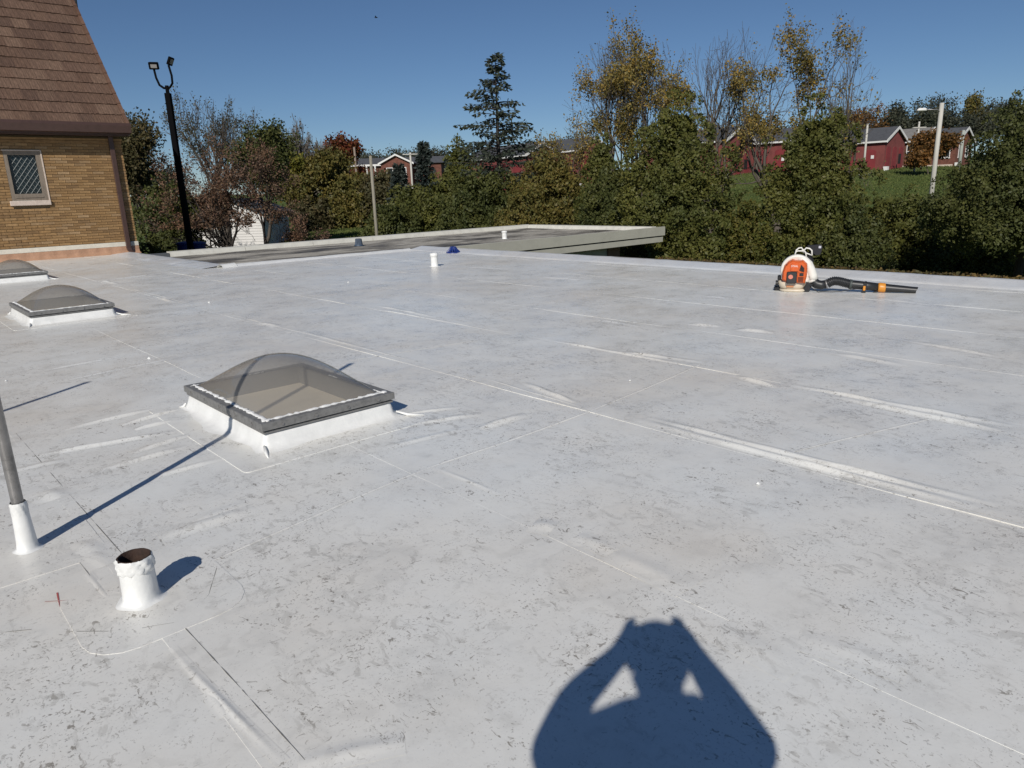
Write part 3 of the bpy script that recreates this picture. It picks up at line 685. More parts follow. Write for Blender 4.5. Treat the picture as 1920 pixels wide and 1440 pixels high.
def small_vent(pos, label, h=.27, r=.05):
    o = tag(empty('roof_vent', pos), label, 'roof vent', 'small white roof vents')
    MB().lathe([(.13, .002), (.09, .006), (.068, .02), (r * 1.18, .05), (r * 1.05, h * .72), (r * 1.02, h * .75)], 24).build('boot', M_NEW, o, True)
    MB().lathe([(r * 1.0, h * .7), (r * 1.28, h * .76), (r * 1.3, h * .92), (r * 1.12, h), (r * .8, h), (r * .75, h * .8), (0, h * .8)], 24, jit=lambda i, j: 1 + .02 * math.sin(j * 2.1)).build('collar', M_NEW, o, True)
p = onz(815, 500.5); small_vent((p.x, p.y, .009), 'small white roof vent standing before the blue roof drain', .26, .062)
p = onz(946, 447.5, -.07); small_vent((p.x, p.y, -.075), 'small white roof vent standing on the stained grey roof', .25, .07)
def strainer(pos, label, m, r, h, spike=False):
    o = tag(empty('drain_strainer', pos), label, 'roof drain')
    if spike:   # low cone of fins
        MB().lathe([(r, 0), (r * .98, h * .14), (r * .8, h * .2)], 28).build('rim', m, o, True)
        for k in range(16):
            a = 2 * math.pi * k / 16; c_, s_ = math.cos(a), math.sin(a)
            MB().tube([(c_ * r * .95, s_ * r * .95, h * .12), (c_ * r * .55, s_ * r * .55, h * .55), (c_ * r * .34, s_ * r * .34, h * .95), (0, 0, h)], [.012, .02, .022, .02], 5).build('fin', m, o)
        MB().lathe([(r * .40, h * .5), (r * .36, h * .98), (0, h * 1.03)], 20).build('cap', m, o, True)
    else:       # upright basket
        for k in range(18):
            a = 2 * math.pi * k / 18; c_, s_ = math.cos(a), math.sin(a)
            MB().tube([(c_ * r, s_ * r, 0), (c_ * r * .8, s_ * r * .8, h * .95)], .017, 5).build('bar', m, o)
        MB().lathe([(r * .84, h * .9), (r * .86, h * .97), (r * .7, h), (0, h)], 24).build('cap', m, o, True)
        MB().lathe([(r * 1.35, .0), (r * 1.3, .03), (r * .95, .04), (r * .97, .07)], 24).build('rim', m, o, True)
p = onz(850, 475); strainer((p.x, p.y, .012), 'low royal blue finned strainer on the white roof corner', mat('royal_blue_plastic', (.012, .03, .16), .4), .17, .135, True)
p = onz(673, 461, -.07); strainer((p.x, p.y, -.07), 'upright slate blue basket strainer on the grey roof', mat('slate_blue_paint', (.045, .07, .11), .5, var=.3, vscale=20), .105, .22)

# ------------------------------------------------------------------ backpack blower (local x along the tube, y away from the camera)
p = onz(1492, 546.5); q = onz(1716, 550.5); ang = math.atan2(q.y - p.y, q.x - p.x)
BLW = tag(empty('leaf_blower', (p.x, p.y, .01), ang), 'orange and white backpack leaf blower lying with its black tube on the roof', 'leaf blower')
M_OR = mat('orange_plastic', (.60, .105, .018), .35, var=.08, vscale=12); M_WH = mat('white_plastic', (.72, .70, .64), .4, var=.06, vscale=9)
M_TANK = mat('milky_tank', (.62, .54, .42), .4, var=.12, vscale=10); M_TUBE = mat('black_tube', (.018, .019, .02), .42, var=.25, vscale=20); M_YEL = mat('amber_collar', (.62, .25, .03), .4)
def zx(v): return (v - 624) / 1956
def zz(v): return (1200 - v) / 1704
def bp(name, mb, m, sm=False, par=None): return mb.build(name, m, par or BLW, sm)
def ell(cx, rx, ry, z, n=28, cy=.0, e=2.6):
    P = []
    for k in range(n):
        t = 2 * math.pi * k / n; c_, s_ = math.cos(t), math.sin(t)
        P.append((cx + rx * math.copysign(abs(c_) ** (2 / e), c_), cy + ry * math.copysign(abs(s_) ** (2 / e), s_), z))
    return P
bp('base_plate', MB().loft([ell(-.035, .155, .13, .0), ell(-.035, .17, .145, .012), ell(-.035, .165, .14, .03), ell(-.035, .12, .1, .035)], cap=True), M_TANK, True)
tk = bp('fuel_tank', MB().loft([ell(-.05, .12, .10, .03), ell(-.05, .15, .12, .045), ell(-.055, .17, .135, .085), ell(-.055, .175, .135, .125), ell(-.055, .16, .12, .14)], cap=True), M_TANK, True)
bp('tank_badge', MB().box(-.12, -.03, -.142, -.130, .06, .085, .003), mat('tank_badge_orange', (.50, .22, .10), .5), par=tk)
bp('fuel_cap', MB().tube([(-.225, -.05, .105), (-.255, -.05, .105)], .035, 14), M_BLACKPL)
bp('muffler_guard', MB().box(-.235, -.19, -.06, .06, .14, .20, .01), M_BLACKPL)
bp('foot', MB().box(-.27, -.19, -.02, .12, 0, .055, .012), M_BLACKPL); bp('bracket', MB().prism([(.075, .0), (.155, .0), (.20, .1), (.13, .12)], -.10, .02, 'y'), M_BLACKPL)
# fan housing: snail shell disc behind the engine with its outlet running down to the right
cx0, cz0, rad0 = -.015, .275, .188
sh = []
for t in np.linspace(math.radians(215), math.radians(-28), 26):
    rr_ = rad0 * (1 + .10 * (math.radians(215) - t) / math.radians(243)); sh.append((cx0 + rr_ * math.cos(t), cz0 + rr_ * math.sin(t)))
sh += [(.245, .155), (.145, .115), (-.12, .12)]
bp('fan_housing', MB().loft([[(cx0 + (x - cx0) * s_, y, cz0 + (z - cz0) * s_) for x, z in sh] for y, s_ in ((-.045, .80), (-.06, .93), (-.04, .99), (.0, 1.), (.05, .99), (.075, .93), (.08, .7))], cap=True), M_WH, True)
bp('outlet_ring', MB().tube([(.185, .0, .155), (.20, .0, .13)], [.066, .068], 20), M_WH, True)
bp('air_duct', MB().tube([(.0, .0, .42), (.07, .0, .40), (.125, .0, .345), (.16, .0, .27), (.185, .0, .20), (.198, .0, .148)], [.05, .056, .06, .062, .064, .066], 18), M_WH, True)
# engine shroud
prof = [(265, 900), (270, 760), (310, 620), (400, 530), (500, 482), (560, 505), (690, 510), (745, 495), (850, 580), (866, 700), (862, 860), (830, 1012), (640, 1000), (380, 985), (268, 945)]
pr = [(zx(a), zz(b)) for a, b in prof]; cxo = sum(a for a, b in pr) / len(pr); czo = sum(b for a, b in pr) / len(pr)
shr = bp('engine_shroud', MB().loft([[(cxo + (x - cxo) * s_, y, czo + (z - czo) * s_) for x, z in pr] for y, s_ in ((-.03, 1.0), (-.11, .99), (-.15, .95), (-.175, .84))], cap=True), M_OR)
def pan(a0, b0, a1, b1, y0, y1, name, m, bv=.003): return bp(name, MB().box(zx(a0), zx(a1), y0, y1, zz(b1), zz(b0), bv), m, par=shr)
pan(470, 560, 650, 735, -.192, -.17, 'shroud_rib', M_OR)
rc = pan(380, 742, 625, 1000, -.20, -.16, 'starter_cover', mat('charcoal_plastic', (.022, .022, .023), .5), .01)
bp('badge', MB().tube([(zx(478), -.199, zz(852)), (zx(478), -.206, zz(852))], .028, 24), mat('badge_red', (.62, .20, .14), .5), par=shr)
for k in range(5):
    a = 665 + k * 6; b = 600 + k * 26
    bp('vent_slot', MB().prism([(zx(700 - k * 8), zz(600 + k * 27)), (zx(708 - k * 8), zz(590 + k * 27)), (zx(782), zz(665 + k * 18)), (zx(778), zz(678 + k * 18))], -.188, -.168, 'y'), M_DARK, par=shr)
pan(640, 745, 790, 762, -.186, -.16, 'vent_frame', M_OR, .002); pan(640, 560, 652, 975, -.186, -.16, 'vent_frame', M_OR, .002); pan(785, 600, 800, 975, -.18, -.15, 'vent_frame', M_OR, .002)
pan(680, 775, 775, 838, -.182, -.16, 'intake', M_DARK)
for k in range(5): pan(655, 860 + k * 24, 780, 868 + k * 24, -.186, -.16, 'vent_slot', M_DARK, .001)
for k in range(4): pan(355 - k * 3, 590 + k * 26, 420, 600 + k * 26, -.172, -.15, 'vent_slot', M_DARK, .001)
tc_ = bpy.data.curves.new('lettering', 'FONT'); tc_.body = 'STIHL'; tc_.size = .034; tc_.extrude = .0008; tc_.align_x = 'CENTER'; tc_.align_y = 'CENTER'
tc_.materials.append(mat('white_print', (.8, .78, .74), .5)); o = bpy.data.objects.new('lettering', tc_); C.objects.link(o); dg = bpy.context.evaluated_depsgraph_get(); me_ = bpy.data.meshes.new_from_object(o.evaluated_get(dg)); bpy.data.objects.remove(o); o = link('lettering', me_, shr)
o.location = (zx(555), -.1935, zz(622)); o.rotation_euler = (math.pi / 2, 0, 0)
# carrying frame and back pad
hd = [(535, 430), (560, 345), (600, 322), (760, 322), (790, 350), (815, 450)]
bp('handle', MB().tube([(zx(a), .02, zz(b)) for a, b in hd], .0085, 8), M_WH, True)
for c0, c1 in (((545, 400), (700, 262)), ((790, 265), (955, 440))):
    pass
bp('back_frame', MB().tube([(zx(548), .06, zz(400)), (zx(570), .07, zz(310)), (zx(625), .08, zz(268)), (zx(690), .08, zz(258)), (zx(712), .08, zz(300)), (zx(770), .08, zz(305)), (zx(800), .08, zz(265)), (zx(880), .08, zz(278)), (zx(935), .08, zz(320)), (zx(950), .07, zz(430))], .010, 8), M_WH, True)
bp('back_frame', MB().tube([(zx(712), .075, zz(305)), (zx(735), .06, zz(350)), (zx(820), .05, zz(380)), (zx(945), .07, zz(425))], .009, 8), M_WH, True)
M_PAD = mat('black_pad_fabric', (.014, .014, .018), .8, var=.3, vscale=40)
pd = bp('back_pad', MB().prism([(zx(830), zz(215)), (zx(1150), zz(195)), (zx(1185), zz(260)), (zx(1150), zz(410)), (zx(1050), zz(430)), (zx(960), zz(380)), (zx(850), zz(290))], .10, .15, 'y'), M_PAD)
bp('pad_tag', MB().box(zx(1092), zx(1150), .094, .101, zz(275), zz(225)), mat('pale_tag', (.5, .5, .55), .6), par=pd)
bp('back_plate', MB().prism([(zx(560), zz(400)), (zx(950), zz(440)), (zx(1000), zz(620)), (zx(960), zz(900)), (zx(300), zz(900)), (zx(380), zz(560))], .085, .105, 'y'), M_PAD)
bp('harness_strap', MB().tube([(zx(820), .09, zz(400)), (zx(900), .085, zz(430)), (zx(960), .09, zz(490)), (zx(1000), .1, zz(560))], .015, 6, flat=.4), M_PAD)
# tube assembly
def z5(v): return (v - 490) / 869
def h5(v): return (645 - v) / 757
bp('elbow', MB().tube([(.198, 0, .15), (.215, -.005, .115), (.25, -.01, .09), (.30, -.01, .08), (z5(800), -.01, h5(575))], [.064, .062, .06, .058, .054], 18), M_TUBE, True)
bp('clamp', MB().tube([(z5(798), -.01, h5(576)), (z5(812), -.01, h5(573))], .060, 18), M_STEEL, True)
hp = []; hr = []; n = 66
A5 = [(812, 572), (870, 545), (930, 545), (1000, 560), (1055, 572)]
def spl(P, t):
    k = t * (len(P) - 1); i = min(int(k), len(P) - 2); f = k - i; g = lambda j: P[max(0, min(len(P) - 1, j))]
    return tuple(.5 * (2 * g(i)[c] + (g(i + 1)[c] - g(i - 1)[c]) * f + (2 * g(i - 1)[c] - 5 * g(i)[c] + 4 * g(i + 1)[c] - g(i + 2)[c]) * f * f + (3 * g(i)[c] - g(i - 1)[c] - 3 * g(i + 1)[c] + g(i + 2)[c]) * f ** 3) for c in (0, 1))
for k in range(n + 1):
    a, b = spl(A5, k / n); hp.append((z5(a), -.01, h5(b))); hr.append(.052 + .008 * (k % 4 in (1, 2)))
bp('flex_hose', MB().tube(hp, hr, 18), M_TUBE, True)
bp('tube', MB().tube([(z5(1045), -.01, h5(572)), (z5(1070), -.01, h5(574)), (z5(1200), -.01, h5(584)), (z5(1340), -.01, h5(598))], [.060, .056, .053, .051], 20), M_TUBE, True)
bp('tube_joint', MB().tube([(z5(1040), -.01, h5(572)), (z5(1066), -.01, h5(574))], .062, 20), mat('grey_ring', (.06, .07, .065), .5), True)
bp('amber_collar', MB().tube([(z5(1328), -.01, h5(598)), (z5(1340), -.01, h5(598)), (z5(1390), -.01, h5(602)), (z5(1400), -.01, h5(602))], [.056, .060, .060, .056], 20), M_YEL, True)
nz = MB(); rings = []
for t in np.linspace(0, 1, 14):
    x = z5(1400 + 300 * t); r_ = .054 - .008 * t; zc = h5(603 + 17 * t); fl_ = 1 - .12 * t
    rings.append([(x + (.02 * math.sin(2 * math.pi * k / 20) if t == 1 else 0), -.01 + r_ * math.cos(2 * math.pi * k / 20), max(.004, zc + r_ * fl_ * math.sin(2 * math.pi * k / 20))) for k in range(20)])
bp('nozzle', nz.loft(rings), M_TUBE, True)
bp('nozzle_bore', MB().lathe([(.042, 0), (.04, -.12), (0, -.12)], 18), M_DARK).matrix_local = Matrix.Translation((z5(1697), -.01, h5(620))) @ Matrix.Rotation(math.pi / 2, 4, 'Y')
ct = bp('control_handle', MB().prism([(z5(1165), h5(650)), (z5(1205), h5(650)), (z5(1212), h5(560)), (z5(1180), h5(545))], -.075, -.05, 'y').tube([(z5(1190), -.01, h5(583)), (z5(1205), -.01, h5(585))], .058, 16), M_BLACKPL)
bp('throttle_lever', MB().box(z5(1176), z5(1200), -.082, -.074, h5(625), h5(580), .003), M_YEL, par=ct)
bp('tube_latch', MB().prism([(z5(1275), h5(652)), (z5(1330), h5(640)), (z5(1330), h5(625)), (z5(1290), h5(640))], -.03, .01, 'y'), M_BLACKPL)
bp('throttle_cable', MB().tube([(z5(610), -.08, h5(560)), (z5(650), -.11, h5(600)), (z5(720), -.13, h5(640)), (z5(770), -.13, .012), (z5(870), -.13, .012), (z5(960), -.12, .02), (z5(1080), -.09, h5(612)), (z5(1180), -.07, h5(598))], .005, 6), M_BLACKPL, True)

# ------------------------------------------------------------------ far buildings
M_FBR = mat_rand('far_red_brick', [(.13, .058, .042), (.17, .07, .05)], .9, 'object', .35, 3, .2, 20)
M_RED2 = mat('painted_red_wall', (.19, .05, .045), .85, var=.25, vscale=1.2, bmp=.15, bscale=12)
M_SLATE = mat('grey_shingle', (.075, .078, .085), .85, var=.25, vscale=2.5, bmp=.3, bscale=14)
M_SLATE2 = mat('pale_grey_shingle', (.20, .19, .175), .85, var=.2, vscale=2.5, bmp=.3, bscale=14)
M_WHT = mat('white_trim_paint', (.72, .71, .68), .6, var=.08)
M_GLASS = mat('dark_window_glass', (.015, .017, .02), .1)
M_INF = mat('dark_red_infill', (.20, .028, .032), .9, var=.2, vscale=1)
def window(par, x, y, z, w_, h_, face, m=M_GLASS, mull=True):
    """face: 'x-' wall facing local -x, or 'y-' wall facing local -y; x,y on the wall plane"""
    def bx(mb, u0, u1, d0, d1, z0, z1):
        if face == 'x-': mb.box(x - d1, x - d0, y + u0, y + u1, z + z0, z + z1)
        else: mb.box(x + u0, x + u1, y - d1, y - d0, z + z0, z + z1)
        return mb
    t = .10; f = MB()
    for q in ((-w_ / 2, -w_ / 2 + t, 0, h_), (w_ / 2 - t, w_ / 2, 0, h_), (-w_ / 2 + t, w_ / 2 - t, 0, t), (-w_ / 2 + t, w_ / 2 - t, h_ - t, h_)): bx(f, q[0], q[1], -.02, .06, q[2], q[3])
    if mull: bx(f, -w_ / 2 + t, w_ / 2 - t, -.02, .045, h_ * .5 - .04, h_ * .5 + .04)
    wn = f.build('window', M_WHT, par); k = 2 if mull else 1
    for i in range(k): bx(MB(), -w_ / 2 + t + .002, w_ / 2 - t - .002, -.01, .01, t + i * (h_ / 2), h_ / 2 - .05 + i * (h_ / 2 - .06) if mull else h_ - t).build('pane', m, wn)
    bx(MB(), -w_ / 2 - .05, w_ / 2 + .05, -.02, .1, -.1, -.002).build('sill', M_WHT, wn)
def block(px, py_eave, D, Wd, Ln, label, wall=None, roof=None, kind='plain', eave=3.9, rise=1.5, rz=GRID):
    """gabled brick block: near corner (left foot of the gable) at the given image column; gable end faces local -y, long wall faces local -x"""
    c = at(px, py_eave, D); z0 = gz(c.x, c.y) - .3; e = c.z - z0; wall = wall or M_RED2; roof = roof or M_SLATE
    B_ = tag(empty('brick_block', (c.x, c.y, z0), rz), label, 'building', 'row of gabled brick blocks')
    MB().prism([(0, 0), (Wd, 0), (Wd, e), (Wd / 2, e + rise), (0, e)], 0, Ln, 'y').build('wall', wall, B_)
    ov = .35; sl_ = rise / (Wd / 2)
    for sg in (0, 1):
        P = [(-ov, e - ov * sl_ + .06), (Wd / 2, e + rise + .06), (Wd / 2, e + rise + .2), (-ov, e - ov * sl_ + .2)]
        if sg: P = [(Wd - a, b) for a, b in P][::-1]
        MB().prism(P, -.3, Ln + .3, 'y').build('roof', roof, B_)
        Pr = [(-ov - .01, e - ov * sl_ - .16), (Wd / 2, e + rise - .12), (Wd / 2, e + rise + .21), (-ov - .01, e - ov * sl_ + .21)]
        if sg: Pr = [(Wd - a, b) for a, b in Pr][::-1]
        MB().prism(Pr, -.36, -.302, 'y').build('rake_trim', M_WHT, B_)
    MB().box(-ov - .05, -ov + .03, -.3, Ln + .3, e - ov * sl_ - .1, e - ov * sl_ + .1).build('eave_trim', M_WHT, B_)
    def arch(u0, u1, z1, face):
        n = 9; P = [(u0, .5), (u1, .5)] + [((u0 + u1) / 2 + (u1 - u0) / 2 * math.cos(math.pi * k / n), z1 + .28 * math.sin(math.pi * k / n)) for k in range(n + 1)]
        if face == 'x-': MB().prism([(a, b) for a, b in P], -.05, .03, 'x').build('arched_infill', M_INF, B_)
        else: MB().prism(P, -.05, .03, 'y').build('arched_infill', M_INF, B_)
    if kind == 'red':
        for u in np.arange(1.0, Ln - 1.6, 2.5): arch(u, u + 1.5, e - 1.3, 'x-')
        for u in (.5, Wd / 2 - .6, Wd - 1.7): arch(u, u + 1.2, e - 1.0, 'y-')
        MB().box(Wd * .72, Wd * .72 + .7, -.07, .02, 1.1, 2.3).build('dark_panel', M_DARK, B_)
        MB().box(-.12, 0.0, 1.2, 1.55, 1.75, 2.15).build('meter_box', M_WHT, B_)
    else:
        for u in np.arange(1.2, Ln - 1, 2.6): window(B_, 0, u, e - 2.1, 1.15, 1.55, 'x-')
        for u in (Wd * .25, Wd * .7): window(B_, u, 0, e - 2.1, 1.1, 1.55, 'y-')
        MB().box(-.06, .02, Ln - 1.4, Ln - .5, e - 3.3, e - .9).build('door', M_WHT, B_)
        MB().box(-.05, .0, .2, Ln - .3, .1, .55).build('plinth', M_STONE, B_)
    MB().box(-.25, .25, -.6, -.1, .2, .75).build('vent_stub', M_WHT, B_)
    return B_
block(985, 290, 100, 6.2, 12, 'dark red block glimpsed behind the tall spruce', kind='red')
block(1085, 280, 100, 6.2, 12, 'red block mostly hidden behind the tall yellowing tree', kind='red')
block(1360, 262, 92, 6.4, 12, 'red gabled block with bricked-up arches left of the pointed evergreen', kind='red')
block(1490, 262, 94, 6.4, 11, 'red gabled block whose gable peeks above the pointed evergreen', kind='red')
block(1661, 262.5, 92, 6.2, 13, 'red gabled block with bricked-up arches right of the pointed evergreen', kind='red')
block(1729, 262.5, 97, 6.4, 9, 'brown brick block with pale roof and white windows behind the small orange tree', M_FBR, M_SLATE2, 'win')
block(1795, 262.5, 96, 6.0, 9, 'brown brick block with white windows at the right of the row', M_FBR, M_SLATE, 'win')
# brick house far behind the hedge, seen over the wooden pole
def far_house():
    D = 112; l = at(714, 307, D); r = at(771, 306, D); w_ = r.x - l.x; z0 = gz(l.x, D) - .3; e = l.z - z0; rise = at(740, 291.5, D).z - l.z
    B_ = tag(empty('brick_house', (l.x, D, z0)), 'far brick house with white gable trim beside the wooden pole', 'house')
    MB().prism([(0, 0), (w_, 0), (w_, e), (w_ / 2, e + rise), (0, e)], 0, 8, 'y').build('wall', M_FBR, B_)
    MB().box(-5.5, 0, 3, 9, 0, e).build('side_wing', M_FBR, B_)
    MB().box(w_ + .01, w_ + 4.2, 3, 9, 0, e).build('side_wing', M_FBR, B_)
    for sg in (0, 1):
        P = [(-.4, e - .22), (w_ / 2, e + rise - .02), (w_ / 2, e + rise + .22), (-.4, e + .05)]
        if sg: P = [(w_ - a, b) for a, b in P][::-1]
        MB().prism(P, -.42, -.36, 'y').build('rake_trim', M_WHT, B_)
        P = [(-.4, e - .1), (w_ / 2, e + rise + .02), (w_ / 2, e + rise + .2), (-.4, e + .04)]
        if sg: P = [(w_ - a, b) for a, b in P][::-1]
        MB().prism(P, -.355, 8, 'y').build('roof', M_SLATE, B_)
    MB().prism([(2.6, e), (6, e + rise), (9.4, e), (6, e + rise - .15), (2.6, e - .1)][:3], -5.9, w_ + 4.6, 'x').build('roof', M_SLATE, B_)
    MB().box(-5.9, -.42, 2.5, 2.58, e - .2, e + .05).build('eave_trim', M_WHT, B_)
    for x in (-2.6, -1.3): MB().box(x, x + .22, 1.6, 1.82, 0, e - .2).build('porch_post', M_WHT, B_)
    for x in (w_ * .28, w_ * .72): window(B_, x, 0, e - 2.2, 1.0, 1.6, 'y-')
far_house()
# white sided garage behind the crabapple
def garage():
    D = 52; l = at(384, 440, D); x1 = at(492, 440, D).x; zb = gz(l.x, D) - .2; w_ = x1 - l.x + .2; e = at(440, 397, D).z - zb
    B_ = tag(empty('garage', (l.x, D, zb)), 'white sided garage half hidden behind the crabapple branches', 'garage')
    M_SID = mat('white_siding', (.62, .60, .57), .6, var=.1, vscale=4); rise = .75
    MB().prism([(0, 0), (w_, 0), (w_, e), (w_ / 2, e + rise), (0, e)], .03, 6, 'y').build('wall', M_SID, B_)
    z = .05; cb_ = MB().prism([(-.03, 0), (0.0, .19), (.03, .19), (.03, 0)], 0, 1, 'x').data('clapboard', M_SID)
    while z < e + rise - .2:
        x0, x1_ = (0, w_) if z < e - .1 else ((z + .2 - e) / rise * w_ / 2, w_ - (z + .2 - e) / rise * w_ / 2)
        if x1_ - x0 > .2: o = link('clapboard', cb_, B_, (x0, .03, z)); o.scale = (x1_ - x0, 1, 1)
        z += .185
    MB().box(.05, 1.75, -.03, .05, max(.0, e - 1.75), e - .25).build('door_frame', mat('dark_door_frame', (.05, .035, .03), .7), B_)
    MB().box(.14, 1.66, -.05, .0, max(.0, e - 1.7), e - .34).build('door', mat('pale_garage_door', (.42, .40, .36), .7, var=.15), B_)
    for sg in (0, 1):
        P = [(-.35, e - .3), (w_ / 2, e + rise + .02), (w_ / 2, e + rise + .16), (-.35, e - .14)]
        if sg: P = [(w_ - a, b) for a, b in P][::-1]
        MB().prism(P, -.35, 6.3, 'y').build('roof', M_SLATE, B_)
    MB().box(-4.2, -.02, 1.0, 6, 0, e - .1).build('side_wing', M_SID, B_)
    MB().prism([(.4, e - .35), (3.5, e + .55), (6.6, e - .35), (6.5, e - .5), (3.5, e + .35), (.5, e - .5)], -4.5, -.01, 'x').build('wing_roof', M_SLATE, B_)
garage()
M_BLUE = mat('blue_bin_plastic', (.012, .025, .14), .5)
for px, lab in ((347, 'blue recycling bin left of the light pole base'), (371, 'blue recycling bin right of the light pole base')):
    c = at(px, 462, 27); z0 = gz(c.x, 27); hgt = c.z - z0 + .12
    o = tag(empty('recycling_bin', (c.x, 27, z0)), lab, 'bin', 'blue bins by the light pole')
    MB().loft([ell(0, .2, .22, 0), ell(0, .26, .28, hgt - .06), ell(0, .28, .3, hgt - .05), ell(0, .28, .3, hgt - .02)], cap=True).build('body', M_BLUE, o)
    MB().loft([ell(0, .285, .305, hgt - .018), ell(0, .27, .29, hgt + .03), ell(0, .1, .12, hgt + .06)], cap=True).build('lid', M_BLUE, o)

# ------------------------------------------------------------------ poles
M_WOOD = mat('grey_weathered_wood', (.26, .24, .19), .9, var=.3, vscale=6, bmp=.3, bscale=20, stretch=(3, 3, .3))
M_PALE = mat('pale_pole', (.50, .48, .43), .8, var=.2, vscale=4, stretch=(3, 3, .3))
def light_pole():
    D = 24; t = at(316.8, 174.5, D); x = at(336, 320, D).x; z0 = gz(x, D); h = t.z - z0
    P = tag(empty('light_pole', (x, D, z0)), 'tall black light pole with two floodlights on a forked bracket', 'light pole')
    MB().box(-.082, .082, -.082, .082, 0, h, .01).build('pole', M_POLE, P)
    MB().box(-.2, .2, -.2, .2, 0, .25, .03).build('base', M_POLE, P)
    MB().tube([(0, 0, h - .02), (0, 0, h + .22)], .055, 10).build('tenon', M_POLE, P)
    MB().tube([(-.32, 0, h + .72), (-.29, 0, h + .45), (-.22, 0, h + .24), (-.1, 0, h + .15), (0, 0, h + .14), (.1, 0, h + .17), (.19, 0, h + .28), (.2, 0, h + .5), (.15, 0, h + .80)], .035, 8).build('bracket', M_POLE, P, True)
    f = MB().box(-.15, .13, -.07, .05, -.01, .20, .015).build('floodlight', M_POLE, P); f.location = (-.28, -.02, h + .70); f.rotation_euler = (.25, .05, 0)
    MB().box(-.08, .11, -.078, -.068, .04, .14).build('lens', mat('pale_lens', (.26, .25, .24), .3), f)
    f = MB().box(-.04, .04, -.14, .14, 0, .25, .015).build('floodlight', M_POLE, P); f.location = (.17, 0, h + .80); f.rotation_euler = (0, .45, 0)
    MB().box(.041, .046, -.1, .1, .05, .2).build('lens', mat('pale_lens', (.26, .25, .24), .3), f)
light_pole()
def wood_pole(px, ytop, D, r, label, m=M_WOOD, arm=None, lamp=None, ybot=None, name='utility_pole', lean=0.):
    t = at(px, ytop, D); z0 = gz(t.x, D) - .2; h = t.z - z0
    P = tag(empty(name, (t.x, D, z0)), label, 'pole'); P.rotation_euler = (0, lean, 0)
    MB().tube([(0, 0, 0), (0, 0, h * .5), (0, 0, h)], [r * 1.2, r * 1.1, r], 12).build('shaft', m, P, True)
    if arm:
        for zoff, wd in arm: MB().box(-wd, wd, -r - .07, -r + .02, h - zoff, h - zoff + .1).build('crossarm', m, P)
    if lamp:
        a = MB().tube([(0, 0, h - lamp[1]), (-.25, -.05, h - lamp[1] + .18), (-lamp[0], -.1, h - lamp[1] + .2)], .03, 8).build('lamp_arm', M_STEEL, P, True)
        MB().loft([ell(-lamp[0] - .2, .3, .12, h - lamp[1] + .14), ell(-lamp[0] - .2, .32, .14, h - lamp[1] + .2), ell(-lamp[0] - .2, .2, .08, h - lamp[1] + .3)], cap=True).build('lamp_head', M_WHT, P, True)
        MB().tube([(r, 0, h - .3), (r + .02, 0, h - 2.4)], .02, 6).build('conduit', M_STEEL, P)
    return P
wood_pole(1766.5, 193, 45, .12, 'thick pale utility pole with street lamp arm at the right', M_PALE, lamp=(.95, .55))
wood_pole(694.5, 292, 37, .072, 'bare grey wooden pole rising in front of the hedge', M_WOOD)
wood_pole(664, 276, 75, .10, 'thin brownish pole beside the red maple crown', mat('brown_pole', (.24, .19, .15), .9, var=.2))
wood_pole(769, 286, 90, .11, 'far utility pole with a crossarm before the brick house', M_PALE, arm=[(.25, .9)])
wood_pole(1627, 232, 80, .10, 'thin white pole at the left end of the right red block', M_PALE, arm=[(5.2, .5)])
wood_pole(1724, 228, 88, .10, 'thin white pole with small crossarm behind the thick utility pole', M_PALE, arm=[(.7, .8)])
wood_pole(1807, 244, 86, .16, 'pale pole in front of the rightmost brick block', mat('grey_green_pole', (.34, .36, .32), .8))

# ------------------------------------------------------------------ trees
LEAF = {
 'olive': mat_leaf('cedar_olive', [(.095, .105, .028), (.112, .12, .032), (.084, .096, .026), (.13, .125, .036)]),
 'deep': mat_leaf('cedar_deep', [(.072, .085, .027), (.086, .097, .03), (.062, .076, .025), (.10, .105, .034)]),
 'spruce': mat_leaf('spruce_needles', [(.05, .066, .05), (.075, .088, .066), (.035, .048, .036)]),
 'blue': mat_leaf('blue_spruce', [(.045, .062, .058), (.07, .085, .08), (.03, .045, .04)]),
 'yellow': mat_leaf('turning_yellow', [(.27, .20, .055), (.19, .165, .055), (.36, .23, .05), (.15, .14, .05), (.25, .20, .08)]),
 'yelgreen': mat_leaf('yellow_green', [(.19, .19, .034), (.15, .16, .032), (.24, .20, .04), (.11, .125, .03)]),
 'amber': mat_leaf('amber_brown', [(.135, .12, .034), (.12, .115, .033), (.165, .125, .035), (.105, .11, .032)]),
 'rust': mat_leaf('rust_orange', [(.19, .085, .025), (.12, .07, .025), (.23, .11, .03), (.08, .06, .025)]),
 'red': mat_leaf('maple_red', [(.17, .04, .022), (.12, .035, .02), (.19, .075, .028), (.09, .06, .025)]),
 'purple': mat_leaf('crab_purple', [(.17, .10, .072), (.22, .13, .09), (.13, .08, .056), (.18, .13, .08)]),
 'yelshrub': mat_leaf('yellow_green_shrub', [(.10, .105, .024), (.08, .092, .022), (.15, .125, .03), (.07, .082, .022)]),
 'dull': mat_leaf('dull_green', [(.08, .085, .05), (.11, .105, .065), (.06, .066, .04), (.13, .11, .07)]),
 'brown': mat_leaf('brown_green', [(.09, .08, .038), (.078, .075, .034), (.11, .088, .042), (.068, .07, .032)]),
 'far': mat_leaf('far_green', [(.06, .07, .05), (.08, .085, .06), (.05, .058, .046)]),
}
M_BARK = mat('grey_bark', (.095, .078, .062), .9, var=.35, vscale=7, bmp=.4, bscale=30, stretch=(3, 3, .5))
M_DBARK = mat('dark_bark', (.035, .028, .024), .9, var=.35, vscale=7, bmp=.4, bscale=30, stretch=(3, 3, .5))
